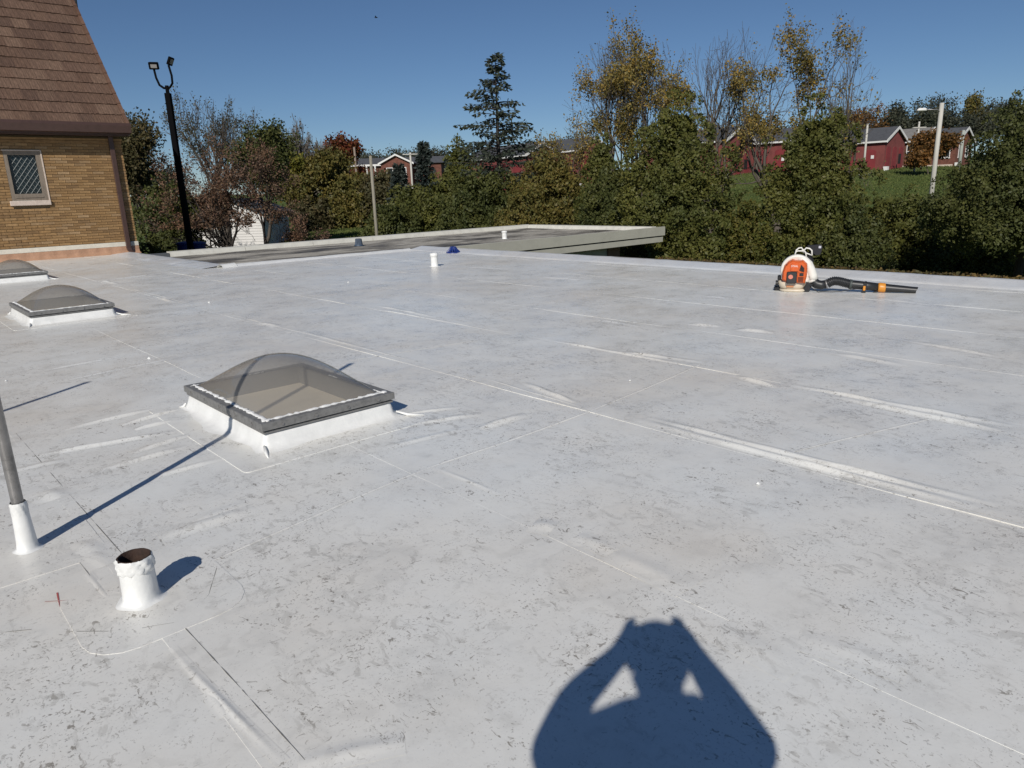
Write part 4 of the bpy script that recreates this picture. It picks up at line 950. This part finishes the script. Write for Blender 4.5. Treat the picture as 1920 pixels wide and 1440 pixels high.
M_PBARK = mat('pale_twig_bark', (.17, .145, .125), .9, var=.3, vscale=5)
def seg_mesh(name, segs, m, n=4):
    A0 = np.array([s[0] for s in segs]); A1 = np.array([s[1] for s in segs]); r0 = np.array([s[2] for s in segs])[:, None]; r1 = np.array([s[3] for s in segs])[:, None]
    t = A1 - A0; t /= (np.linalg.norm(t, axis=1, keepdims=True) + 1e-9); A1 = A1 + t * r1 * .4
    ref = np.where(np.abs(t[:, 2:3]) < .9, np.array([[0, 0, 1.]]), np.array([[1., 0, 0]])); u = np.cross(t, ref); u /= np.linalg.norm(u, axis=1, keepdims=True); v = np.cross(t, u)
    N = len(segs); V = np.zeros((N, 2 * n, 3))
    for k in range(n):
        a = 2 * math.pi * k / n; d = u * math.cos(a) + v * math.sin(a); V[:, k] = A0 + d * r0; V[:, n + k] = A1 + d * r1
    F = np.array([[k, (k + 1) % n, n + (k + 1) % n, n + k] for k in range(n)])
    Q = (np.arange(N)[:, None, None] * 2 * n + F[None]).reshape(-1, 4)
    return np_mesh(name, V.reshape(-1, 3), Q, m, True)
def base_of(px, D, ytop):
    c = at(px, 330, D); z0 = gz(c.x, D) - .1; return Vector((c.x, D, z0)), at(px, ytop, D).z - z0
def lod(D): return D * 1.0
def cone_prof(t): return (1 - t) ** .72 * min(1, .72 + t * 2.2)
def bush_prof(t): return math.sqrt(max(0., 1 - (t * 1.0) ** 2.6)) * min(1, .8 + t)
def round_prof(t): return math.sqrt(max(0., 1 - (2 * t - 1) ** 2)) if t > .35 else .954 * min(1, .55 + t * 1.3)
def evergreen(label, px, D, ytop, hw, pal, seed, prof=cone_prof, name='evergreen_tree', cat='tree', leaf=None, cover=2.6, z_from=.0, lump=.13, group=None, lobes=None, up=.35):
    rg = np.random.default_rng(seed); b, h = base_of(px, D, ytop); Rr = hw * D / FPX
    T = tag(empty(name, b), label, cat, group)
    MB().tube([(0, 0, -.1), (.03, 0, h * .4), (0, .02, h * .93)], [max(.06, h * .02), h * .014, .01], 8).build('trunk', M_DBARK, T, True)
    s = leaf or (.0036 * D + .012); S = 2 * math.pi * Rr * h * .62 + 3.14 * Rr * Rr
    N = int(min(64000, cover * S / (.30 * s * s))); M = max(50, int(S / (.07 + .0011 * D)))
    # several leaders of uneven height; puffs of foliage over each, a lit cap with a dark gap beneath
    if lobes is None: lobes = 6 if cat == 'tree' else 5
    LB = [(0., 0., 1., 1.)]; toc = math.atan2(-b.y, -b.x)
    for k in range(lobes - 1):
        a_ = toc + rg.uniform(-1.9, 1.9); o_ = rg.uniform(.25, .55); LB.append((math.cos(a_) * o_ * Rr, math.sin(a_) * o_ * Rr, rg.uniform(.66, .95) if cat == 'tree' else rg.uniform(.7, .97), rg.uniform(.5, .7)))
    if lobes > 1: LB[0] = (0., 0., 1., .92)
    LB = np.array(LB); wl = LB[:, 2] * LB[:, 3]; wl[0] *= 2.0
    tt = rg.random(M * 4); rad = np.array([prof(t) for t in tt]); keep = rg.random(M * 4) < rad / max(rad.max(), 1e-6) * .9 + .1
    tt = tt[keep][:M]; M = len(tt); rad = np.array([prof(t) for t in tt]); ph = rg.uniform(0, 2 * math.pi, M); li = rg.choice(len(LB), M, p=wl / wl.sum())
    back = np.cos(ph - toc) < -.2; ph = np.where(back & (rg.random(M) < .75), ph + math.pi, ph)
    big = 1 + .13 * np.sin(3 * ph + 5 * tt + seed + li) + .10 * np.sin(5 * ph - 9 * tt + 2 * seed + li)
    dep = 1 - np.abs(rg.normal(0, .13, M)); rr_ = Rr * LB[li, 3] * rad * big * (dep + lump * rg.normal(0, .9, M))
    z = h * (z_from + (1 - z_from) * tt * LB[li, 2]) + rg.normal(0, .015 * h, M)
    cen = np.stack([LB[li, 0] + np.cos(ph) * rr_, LB[li, 1] + np.sin(ph) * rr_, z], 1)
    rc = (.13 + .0042 * D) * rg.uniform(.5, 1.5, M) * (1 - .4 * tt ** 3)
    nr = np.stack([np.cos(ph), np.sin(ph), np.full(M, up)], 1); nr /= np.linalg.norm(nr, axis=1, keepdims=True)
    cl = rg.choice(M, N, p=rc ** 2 / (rc ** 2).sum()); u = rg.normal(0, 1, (N, 3)); u /= np.linalg.norm(u, axis=1, keepdims=True)
    u = u + nr[cl] * .75 + np.array([0, 0, .35]); u /= np.linalg.norm(u, axis=1, keepdims=True)
    P = cen[cl] + u * (rc[cl] * (1 - .45 * rg.random(N) ** 2))[:, None] * np.array([1, 1, 1.25])
    nn = u + rg.normal(0, .38, (N, 3)); nn /= np.linalg.norm(nn, axis=1, keepdims=True)
    d = rg.normal(0, 1, (N, 3)); d[:, 2] += .5; d -= nn * (d * nn).sum(1, keepdims=True); d += u * .35
    P[:, 2] = np.clip(P[:, 2], .05, h * 1.02)
    size = s * rg.uniform(.55, 1.4, N)
    # inner foliage that closes the crown
    n2 = N // 6; t2 = rg.random(n2) ** 1.3 * .9; p2 = rg.uniform(0, 6.28, n2); q2 = Rr * np.array([prof(t) for t in t2]) * .5 * np.sqrt(rg.random(n2))
    P = np.concatenate([P, np.stack([np.cos(p2) * q2, np.sin(p2) * q2, h * (z_from + (1 - z_from) * t2)], 1)]); d = np.concatenate([d, rg.normal(0, 1, (n2, 3))]); size = np.concatenate([size, s * 2.3 * rg.uniform(.7, 1.2, n2)])
    nn = np.concatenate([nn, rg.normal(0, 1, (n2, 3))])
    link('crown', leaf_mesh('crown', P, d, size, .30, rg, LEAF[pal], nn), T)
    return T
def spruce(label, px, D, ytop, hw, pal, seed, gap=.0, rows=26, per=9, cover=1., low=.05, droop=.25):
    rg = random.Random(seed); ng = np.random.default_rng(seed); b, h = base_of(px, D, ytop); Rr = hw * D / FPX
    T = tag(empty('spruce_tree', b), label, 'tree'); segs = [((0, 0, h * k / 8), (0, 0, h * (k + 1) / 8), .02 * h * (1 - k / 8.3), .02 * h * (1 - (k + 1) / 8.3)) for k in range(8)]
    P = []; Dd = []; S = []; s = .0045 * D + .02
    for i in range(rows):
        t = low + (1 - low) * (i + rg.uniform(-.25, .25)) / rows; z = h * t; L = Rr * (1 - t) ** .85 * rg.uniform(.75, 1.15) + .12
        for k in range(per):
            if rg.random() < gap: continue
            a = rg.uniform(0, 6.283); l = L * rg.uniform(.6, 1.12); n = max(3, int(l / .22)); p = Vector((0, 0, z + rg.uniform(-.1, .1))); dr = Vector((math.cos(a), math.sin(a), .15)); pp = p.copy()
            for j in range(n):
                u = j / n; dr.z = .22 - droop * 2.2 * u + (.5 * max(0, u - .6)); q = pp + dr.normalized() * (l / n); segs.append((tuple(pp), tuple(q), .02 * (1 - u) + .006, .02 * (1 - u - 1 / n) + .006)); pp = q
                m_ = int((9 if u > .2 else 4) * cover)
                for _ in range(m_):
                    sd = Vector((-dr.y, dr.x, 0)) * rg.uniform(-.55, .55) * (1.1 - u * .6) * min(.9, l * .45)
                    P.append(tuple(q + sd + Vector((0, 0, rg.uniform(-.13, .03))))); Dd.append((dr.x * .8 + rg.gauss(0, .4), dr.y * .8 + rg.gauss(0, .4), -.25 + rg.gauss(0, .35))); S.append(s * rg.uniform(.7, 1.5))
    link('trunk', seg_mesh('trunk', segs, M_DBARK), T)
    link('crown', leaf_mesh('crown', np.array(P), np.array(Dd), np.array(S), .24, ng, LEAF[pal]), T); return T
def grow(rg, p, d, L, r, lv, mx, segs, tips, up, spread, wob, kids):
    n = 4 if lv == 0 else 3
    for i in range(n):
        d = (d + Vector((rg.gauss(0, wob), rg.gauss(0, wob), rg.gauss(0, wob) + up))).normalized(); q = p + d * (L / n); r1 = r * (.86 if lv < mx else .7)
        segs.append((tuple(p), tuple(q), r, r1)); p = q; r = r1
        if lv < mx and (i >= (2 if lv == 0 else 1)) and i < n - 1:
            for _ in range(kids[min(lv, len(kids) - 1)] // 2 or 1):
                a = rg.uniform(0, 6.283); o = d.orthogonal().normalized(); o = Matrix.Rotation(a, 3, d) @ o; sp = spread * rg.uniform(.7, 1.2)
                grow(rg, p, (d * math.cos(sp) + o * math.sin(sp)).normalized(), L * rg.uniform(.5, .75), r * .6, lv + 1, mx, segs, tips, up, spread, wob, kids)
        if lv == mx: tips.append((tuple(p), tuple(d)))
    if lv < mx:
        for _ in range(kids[min(lv, len(kids) - 1)]):
            a = rg.uniform(0, 6.283); o = d.orthogonal().normalized(); o = Matrix.Rotation(a, 3, d) @ o; sp = spread * rg.uniform(.35, 1.)
            grow(rg, p, (d * math.cos(sp) + o * math.sin(sp)).normalized(), L * rg.uniform(.6, .85), r * .72, lv + 1, mx, segs, tips, up, spread, wob, kids)
def decid(label, px, D, ytop, hw, pal, seed, leaves=8000, stems=1, mx=4, up=.09, spread=.62, wob=.13, kids=(3, 3, 3, 3), trunk=.3, r0=None, bark=None, lean=0., name='deciduous_tree', lsize=None, patchy=0., clus=.28, cat='tree', twig=1., fan=.25, tipjit=1., lowcut=0.):
    rg = random.Random(seed); ng = np.random.default_rng(seed); b, h = base_of(px, D, ytop); Rr = hw * D / FPX; segs = []; tips = []
    T = tag(empty(name, b), label, cat)
    for s_ in range(stems):
        a = 2 * math.pi * s_ / max(1, stems) + rg.uniform(0, 1); d = Vector((math.cos(a) * fan * (stems > 1) + lean, math.sin(a) * fan * .6 * (stems > 1), 1)).normalized()
        grow(rg, Vector((math.cos(a) * .1 * (stems > 1), math.sin(a) * .1 * (stems > 1), 0)), d, h * trunk, r0 or h * .02, 0, mx, segs, tips, up, spread, wob, kids)
    A0 = np.array([s[0] for s in segs]); A1 = np.array([s[1] for s in segs]); tp = np.array([t[0] for t in tips])
    zt = np.percentile(tp[:, 2], 99.5); xr = np.percentile(np.abs(tp[:, 0] - lean * tp[:, 2]), 97)
    sz = h / zt; sx = Rr / max(xr, .1); sc = np.array([sx, sx, sz])
    segs = [(a * sc, c * sc, max(.006, s[2]) * twig, max(.005, s[3]) * twig) for a, c, s in zip(A0, A1, segs)]; tp = tp * sc
    link('trunk', seg_mesh('trunk', segs, bark or M_BARK), T)
    if leaves:
        td = np.array([t[1] for t in tips]); wgt = np.ones(len(tp))
        if patchy: wgt = np.clip((vnoise(tp[:, 0] / (Rr * .35) + 9, tp[:, 2] / (Rr * .35) + 5, seed) + .5 - patchy) * 3, 0.0, 1) ** 1.5 + .01
        s = (lsize or (.0042 * D + .02)) * .78; leaves = leaves if D > 100 else int(leaves * 1.5)
        ii = ng.choice(len(tp), leaves, p=wgt / wgt.sum())
        P = tp[ii] - td[ii] * ng.uniform(0, .5, (leaves, 1)) * clus * 2 + np.clip(ng.normal(0, .8, (leaves, 3)), -1.25, 1.25) * clus * .8; d = td[ii] * .3 + ng.normal(0, .8, (leaves, 3)); d[:, 2] -= .3
        P[:, 2] = np.maximum(P[:, 2], .1)
        if lowcut: k = (P[:, 2] > lowcut * h) | ((P[:, 0] > Rr * .55) & (P[:, 2] > .12 * h)); P = P[k]; d = d[k]; leaves = len(P)
        link('crown', leaf_mesh('crown', P, d, s * ng.uniform(.6, 1.3, leaves), .36, ng, LEAF[pal]), T)
    return T
# --- left part
decid('dark leafy tree peeking out behind the church roof edge', 160, 44, 100, 62, 'deep', 11, 7000, mx=4, patchy=.2, bark=M_DBARK)
decid('dark brownish tree crown right beside the church wall', 272, 40, 212, 75, 'brown', 12, 15000, mx=4, clus=.42, bark=M_DBARK)
decid('airy half-bare tree rising behind the light pole', 408, 52, 180, 78, 'dull', 13, 2600, stems=2, mx=5, kids=(3, 3, 3, 2, 2), clus=.25, patchy=.1, twig=1.5, trunk=.25, lsize=.17)
evergreen('dark green shrub mass low behind the light pole', 300, 36, 330, 62, 'deep', 14, bush_prof, 'shrub', 'shrub')
decid('dark green rounded tree left of the grey twiggy tree', 478, 48, 232, 55, 'deep', 15, 12000, mx=4, clus=.45)
decid('purplish twiggy crabapple with thick dark limbs before the garage', 432, 35, 266, 132, 'purple', 16, 24000, stems=3, mx=5, kids=(3, 3, 2, 2, 2), trunk=.22, spread=.8, wob=.2, up=.03, bark=M_DBARK, fan=.8, clus=.22, lsize=.12, r0=.16, twig=1.2, lowcut=.47)
decid('bare grey twiggy tree with a dense fine crown on the skyline', 570, 78, 234, 50, 'dull', 17, 900, stems=3, mx=5, kids=(4, 3, 3, 3, 2), spread=.55, bark=M_PBARK, twig=2.6, clus=.3, trunk=.22)
decid('yellow-green maple beside the purplish crabapple', 560, 68, 288, 48, 'yelgreen', 18, 11000, mx=4, clus=.4, trunk=.22)
decid('red-topped maple on the skyline', 640, 78, 257, 38, 'red', 19, 9000, mx=4, clus=.45)
decid('olive brown tree below the red maple', 612, 70, 288, 45, 'amber', 20, 12000, mx=4, clus=.5, trunk=.2)
evergreen('olive brown hedge shrub left of the wooden pole', 655, 67, 325, 55, 'amber', 21, bush_prof, 'shrub', 'shrub')
evergreen('dark shrub low at the left of the hedge, by the lawn', 585, 66, 372, 42, 'brown', 22, bush_prof, 'shrub', 'shrub')
evergreen('brownish shrub right behind the wooden pole', 715, 66, 318, 45, 'brown', 23, bush_prof, 'shrub', 'shrub')
evergreen('green hedge shrub right of the wooden pole', 765, 44, 345, 55, 'olive', 24, bush_prof, 'shrub', 'shrub')
evergreen('low deep green hedge shrub at the grey roof curb', 735, 41, 385, 60, 'deep', 25, bush_prof, 'shrub', 'shrub')
spruce('small rounded blue spruce in front of the brick house', 748, 60, 304, 30, 'blue', 26, rows=18, per=10, cover=1.3)
spruce('dark pointed spruce right of the brick house', 797, 66, 262, 30, 'blue', 27, rows=22, per=10, cover=1.3)
evergreen('bright olive conical evergreen left of the tall spruce', 860, 45, 258, 48, 'olive', 28)
evergreen('green evergreen shrub below the bright conical evergreen', 825, 42, 330, 52, 'olive', 29, bush_prof, 'shrub', 'shrub')
spruce('tall open spruce standing highest against the sky', 936, 38, 97, 150, 'spruce', 30, gap=.12, rows=30, per=6, cover=.75, low=.40, droop=.14)
evergreen('wide dark juniper mass at the foot of the tall spruce', 905, 37, 318, 95, 'deep', 31, bush_prof, 'juniper', 'shrub')
decid('airy yellowing tree right of the tall spruce', 1050, 40, 222, 62, 'yellow', 32, 5200, stems=3, mx=5, kids=(3, 2, 2, 2, 2), clus=.26, patchy=.15, twig=1.2, lsize=.15)
evergreen('amber and green shrub below the airy yellowing tree', 1030, 36, 280, 76, 'amber', 33, bush_prof, 'shrub', 'shrub')
evergreen('low amber shrub behind the grey roof corner', 985, 34, 345, 68, 'amber', 34, bush_prof, 'shrub', 'shrub')
evergreen('narrow green evergreen left of the broad central evergreen', 1128, 32, 246, 62, 'olive', 35)
evergreen('broad dense central evergreen behind the fascia corner', 1268, 28, 180, 124, 'olive', 36, lambda t: bush_prof(t) * (1 - .22 * t), cover=3.2, lobes=6)
evergreen('dark evergreen low between fascia and central evergreen', 1165, 30, 300, 78, 'deep', 37, bush_prof, 'shrub', 'shrub')
decid('tall yellowing tree with a full upper crown', 1192, 42, 60, 92, 'yellow', 38, 15000, stems=3, mx=5, kids=(3, 3, 2, 2, 2), clus=.32, patchy=.27, trunk=.3, lsize=.16, fan=.3, twig=1.1)
decid('bare leafless tree between the two yellow trees', 1335, 45, 72, 100, 'dull', 39, 0, stems=3, mx=5, kids=(3, 2, 2, 2, 2), spread=.72, up=.05, wob=.17, trunk=.3, fan=.35, twig=1.15)
decid('tall sparse yellow tree with leaning stems above the pointed evergreen', 1468, 41, 36, 122, 'yellow', 40, 8500, stems=3, mx=5, kids=(2, 2, 2, 2, 2), spread=.72, up=.05, wob=.17, trunk=.33, clus=.26, patchy=.33, lsize=.16, fan=.34, twig=1.1)
decid('bare spreading tree right of the sparse yellow tree', 1588, 43, 50, 95, 'yellow', 41, 350, stems=2, mx=5, kids=(2, 3, 2, 2, 2), spread=.75, up=.04, wob=.17, trunk=.3, fan=.4, clus=.2, twig=1.15)
evergreen('pointed dense evergreen behind the leaf blower', 1525, 27, 190, 112, 'olive', 42, cover=2.8, prof=lambda t: bush_prof(t) * (1 - .30 * t), lobes=6)
evergreen('yellow-green shrub between the two big evergreens', 1400, 26, 372, 46, 'yelshrub', 43, bush_prof, 'shrub', 'shrub')
evergreen('loose green shrub right of the pointed evergreen', 1665, 29, 360, 74, 'olive', 44, bush_prof, 'shrub', 'shrub')
evergreen('deep green shrub low right of the leaf blower', 1610, 25, 390, 72, 'deep', 45, bush_prof, 'shrub', 'shrub')
evergreen('dark evergreen shrub under the street lamp pole', 1806, 25, 308, 64, 'deep', 46, bush_prof, 'shrub', 'shrub')
evergreen('low shrub with a few yellow leaves under the lamp pole', 1722, 26, 352, 62, 'olive', 47, bush_prof, 'shrub', 'shrub')
evergreen('tall dark cedar at the right edge of the view', 1935, 20, 140, 170, 'deep', 48, cover=2.8, z_from=.42)
evergreen('deep shaded shrub low under the tall right-hand cedar', 1895, 23, 395, 95, 'deep', 52, bush_prof, 'shrub', 'shrub')
evergreen('broad evergreen beyond the right edge of the view', 2180, 30, 230, 130, 'olive', 53, bush_prof, cover=1.2)
evergreen('pointed evergreen farther beyond the right edge of the view', 2480, 38, 220, 120, 'deep', 54, cover=1.2)
decid('small orange-brown tree on the lawn before the brick block', 1740, 82, 250, 38, 'rust', 49, 9000, mx=4, clus=.55, trunk=.2)
decid('brown-leaved tree above the roof left of the lamp pole', 1615, 115, 196, 40, 'rust', 50, 4000, mx=4, clus=.7, lsize=.4)
# --- far wood behind the brick blocks
lab = 'dark tree of the far wood behind the brick blocks'
ORD = ['first', 'second', 'third', 'fourth', 'fifth', 'sixth', 'seventh', 'eighth', 'ninth', 'tenth']
def ordl(i, pxs): return ORD[sorted(pxs).index(pxs[i])] + ' from the left'
TL = [(1672, 196, 24), (1700, 205, 30), (1742, 178, 42), (1775, 200, 38), (1848, 188, 30), (1880, 190, 30), (1905, 200, 34), (1800, 212, 34), (1660, 225, 30), (1640, 232, 26)]
for i, (px, yt, hw_) in enumerate(TL):
    decid(lab + ', ' + ordl(i, [q[0] for q in TL]), px, 135 + (i * 7) % 15, yt, hw_, 'far', 60 + i, 4500, mx=3, kids=(4, 4, 3), clus=.85, lsize=.5, trunk=.25, name='far_tree')['group'] = 'trees of the far wood'
decid('taller orange-tinged tree of the far wood', 1822, 140, 176, 26, 'amber', 75, 4500, mx=3, kids=(4, 4, 3), clus=.85, lsize=.5, name='far_tree')
lab = 'small distant skyline tree by the brick house'
TL = [(700, 283, 16), (728, 279, 22), (756, 280, 22), (780, 281, 26), (810, 276, 24), (835, 279, 24), (860, 281, 24), (680, 288, 18)]
for i, (px, yt, hw_) in enumerate(TL):
    decid(lab + ', ' + ordl(i, [q[0] for q in TL]), px, 150 + (i * 5) % 13, yt, hw_, 'far', 80 + i, 2600, mx=3, kids=(4, 4, 3), clus=.85, lsize=.5, trunk=.2, name='far_tree')['group'] = 'distant skyline trees'
lab = 'far grey-green tree behind the bare branches'
TL = [(1010, 262, 30), (1060, 255, 30), (1290, 235, 30), (1340, 232, 34), (1400, 228, 30), (1460, 230, 36), (1530, 226, 36), (1580, 228, 30)]
for i, (px, yt, hw_) in enumerate(TL):
    decid(lab + ', ' + ordl(i, [q[0] for q in TL]), px, 150 + (i * 5) % 13, yt, hw_, 'far', 100 + i, 2600, mx=3, kids=(4, 4, 3), clus=.85, lsize=.5, trunk=.2, name='far_tree')['group'] = 'trees behind the bare branches'
lab = 'distant tree behind the left garden trees'
TL = [(250, 300, 40), (330, 310, 40), (520, 300, 40), (600, 305, 40)]
for i, (px, yt, hw_) in enumerate(TL):
    decid(lab + ', ' + ordl(i, [q[0] for q in TL]), px, 130 + i * 4, yt, hw_, 'far', 120 + i, 2600, mx=3, kids=(4, 4, 3), clus=.85, lsize=.5, trunk=.2, name='far_tree')['group'] = 'left skyline trees'
# bird
o = tag(empty('bird', at(705, 33, 60)), 'tiny dark bird gliding high in the clear sky', 'bird')
MB().loft([[(x_, r_ * math.cos(t), r_ * .7 * math.sin(t)) for t in np.linspace(0, 5.2, 6)] for x_, r_ in ((-.14, .005), (-.07, .04), (.04, .05), (.1, .03), (.16, .004))], cap=True).add([(-.03, 0, .02), (.06, 0, .02), (.03, .28, .07), (-.06, .27, .06)], [(0, 1, 2, 3)]).add([(-.03, 0, .022), (.06, 0, .022), (.03, -.28, .07), (-.06, -.27, .06)], [(3, 2, 1, 0)]).build('body', M_DARK, o)

# ------------------------------------------------------------------ the photographer, standing behind the phone, whose shadow falls on the roof
def photographer():
    J = {}; E_ = []; R_ = {}
    def v(n, p, r): J[n] = p; R_[n] = r
    cx = -.06
    v('pelvis', (cx, -.46, .90), (.15, .10)); v('waist', (cx, -.47, 1.05), (.15, .10)); v('chest', (cx, -.46, 1.24), (.17, .115)); v('upper', (cx, -.45, 1.36), (.15, .10)); v('neck', (cx, -.43, 1.43), (.068, .066))
    v('jaw', (cx, -.415, 1.485), (.070, .075)); v('head', (cx, -.40, 1.56), (.09, .1)); v('crown', (cx, -.40, 1.635), (.06, .07))
    E_ += [('pelvis', 'waist'), ('waist', 'chest'), ('chest', 'upper'), ('upper', 'neck'), ('neck', 'jaw'), ('jaw', 'head'), ('head', 'crown')]
    for s, n in ((-1, 'l'), (1, 'r')):
        v(n + 'hip', (cx + s * .095, -.46, .84), (.095, .095)); v(n + 'knee', (cx + s * .12, -.44, .47), (.062, .062)); v(n + 'calf', (cx + s * .125, -.47, .33), (.055, .055)); v(n + 'ankle', (cx + s * .13, -.48, .085), (.042, .042)); v(n + 'toe', (cx + s * .15, -.33, .045), (.042, .032))
        E_ += [('pelvis', n + 'hip'), (n + 'hip', n + 'knee'), (n + 'knee', n + 'calf'), (n + 'calf', n + 'ankle'), (n + 'ankle', n + 'toe')]
        v(n + 'sh', (cx + s * .185, -.45, 1.365), (.078, .075)); v(n + 'el', (cx + s * .268 + .018, -.25, 1.195), (.062, .06)); v(n + 'fm', (cx + s * .205 + .018, -.16, 1.285), (.056, .054)); v(n + 'wr', (.005 + s * .105, -.055, 1.355), (.036, .034)); v(n + 'pm', (.005 + s * .088, -.03, 1.395), (.030, .018))
        E_ += [('upper', n + 'sh'), (n + 'sh', n + 'el'), (n + 'el', n + 'fm'), (n + 'fm', n + 'wr'), (n + 'wr', n + 'pm')]
        for k in range(4):   # fingers curl round the back edge of the phone
            z = 1.375 + .017 * k
            v(f'{n}f{k}a', (.005 + s * .088, -.012, z), (.0085, .0085)); v(f'{n}f{k}b', (.005 + s * (.080 - .002 * k), -.004, z + .006), (.008, .008)); v(f'{n}f{k}c', (.005 + s * (.066 - .003 * k), -.005, z + .008), (.007, .007))
            E_ += [(n + 'pm', f'{n}f{k}a'), (f'{n}f{k}a', f'{n}f{k}b'), (f'{n}f{k}b', f'{n}f{k}c')]
        v(n + 't1', (.005 + s * .074, -.045, 1.405), (.011, .011)); v(n + 't2', (.005 + s * .062, -.040, 1.425), (.009, .009)); E_ += [(n + 'pm', n + 't1'), (n + 't1', n + 't2')]
    names = list(J); me = bpy.data.meshes.new('person'); me.from_pydata([J[n] for n in names], [(names.index(a), names.index(b)) for a, b in E_], [])
    o = bpy.data.objects.new('person', me); C.objects.link(o)
    o.modifiers.new('Skin', 'SKIN'); sk = me.skin_vertices[0].data
    for i, n in enumerate(names): sk[i].radius = R_[n]; sk[i].use_root = (n == 'pelvis')
    sb = o.modifiers.new('Sub', 'SUBSURF'); sb.levels = 2; sb.render_levels = 2
    dg = bpy.context.evaluated_depsgraph_get(); m2 = bpy.data.meshes.new_from_object(o.evaluated_get(dg)); bpy.data.objects.remove(o)
    mt, nt, bs = new_mat('person_clothing')
    tc = nt.nodes.new('ShaderNodeTexCoord'); sp = nt.nodes.new('ShaderNodeSeparateXYZ'); nt.links.new(tc.outputs['Object'], sp.inputs[0])
    mp = nt.nodes.new('ShaderNodeMath'); mp.operation = 'DIVIDE'; nt.links.new(sp.outputs['Z'], mp.inputs[0]); mp.inputs[1].default_value = 2.
    c = ramp(nt, mp.outputs[0], [(0, (.05, .04, .035)), (.05, (.04, .055, .10)), (.46, (.09, .10, .085)), (.712, (.45, .28, .20))], 'CONSTANT')
    hm = nt.nodes.new('ShaderNodeMath'); hm.operation = 'GREATER_THAN'; nt.links.new(sp.outputs['Y'], hm.inputs[0]); hm.inputs[1].default_value = -.065
    nt.links.new(mix(nt, hm.outputs[0], c, (.45, .28, .20)), bs.inputs['Base Color']); bs.inputs['Roughness'].default_value = .8
    m2.materials.clear(); m2.materials.append(mt); m2.polygons.foreach_set('use_smooth', [True] * len(m2.polygons))
    P = tag(empty('person', (0, 0, .009)), 'person standing behind the camera holding up a phone, casting the shadow on the roof', 'person')
    link('body', m2, P)
    MB().loft([[(cx + r_ * .078 * math.cos(t), -.405 + r_ * .1 * math.sin(t), z) for t in np.linspace(0, 2 * math.pi, 18)[:-1]] for z, r_ in ((1.545, 1.12), (1.59, 1.14), (1.635, 1.0), (1.662, .6), (1.67, .1))], cap=True).build('hair', mat('brown_hair', (.05, .032, .022), .8, var=.3, vscale=60), P, True)
    for s in (-1, 1):
        MB().lathe([(.002, .012), (.009, .008), (.012, 0), (.009, -.008), (.002, -.012)], 10, (cx + s * .032, -.318, 1.565)).build('eye', mat('eye_white', (.7, .7, .7), .3), P, True)
        MB().loft([ell(cx + s * .085, .008, .02, 1.53, 10, -.395), ell(cx + s * .092, .01, .026, 1.555, 10, -.395), ell(cx + s * .088, .006, .02, 1.585, 10, -.395)], cap=True).build('ear', mat('skin', (.45, .28, .20), .6), P, True)
    MB().tube([(cx, -.318, 1.575), (cx, -.300, 1.535), (cx, -.312, 1.528)], [.008, .014, .010], 8).build('nose', mat('skin', (.45, .28, .20), .6), P, True)
    MB().tube([(cx - .025, -.338, 1.503), (cx, -.332, 1.5), (cx + .025, -.338, 1.503)], [.003, .006, .003], 6).build('mouth', mat('lips', (.38, .16, .13), .6), P, True)
    ph = tag(MB().box(-.078, .078, -.034, -.024, -.036, .036, .004).build('phone', M_BLACKPL), 'black phone held level in both hands just behind the camera viewpoint', 'phone')
    ph.location = (.005, 0, H + .004)
photographer()

# overhead wire carried by the far poles at the right
pts = [at(1628, 234, 80), at(1676, 238, 84), at(1724.5, 231, 88)]; pts2 = [at(1724.5, 234, 88), at(1790, 241, 94), at(1870, 240, 102)]
o = tag(empty('overhead_wire', pts[1]), 'thin overhead wire sagging between the far white poles', 'wire')
for pp in (pts, pts2):
    c_ = [Vector(pp[0]) * (1 - t) ** 2 + Vector(pp[1]) * 2 * t * (1 - t) + Vector(pp[2]) * t * t for t in np.linspace(0, 1, 14)]
    MB().tube([p - pts[1] for p in c_], .012, 5).build('span', M_DARK, o)
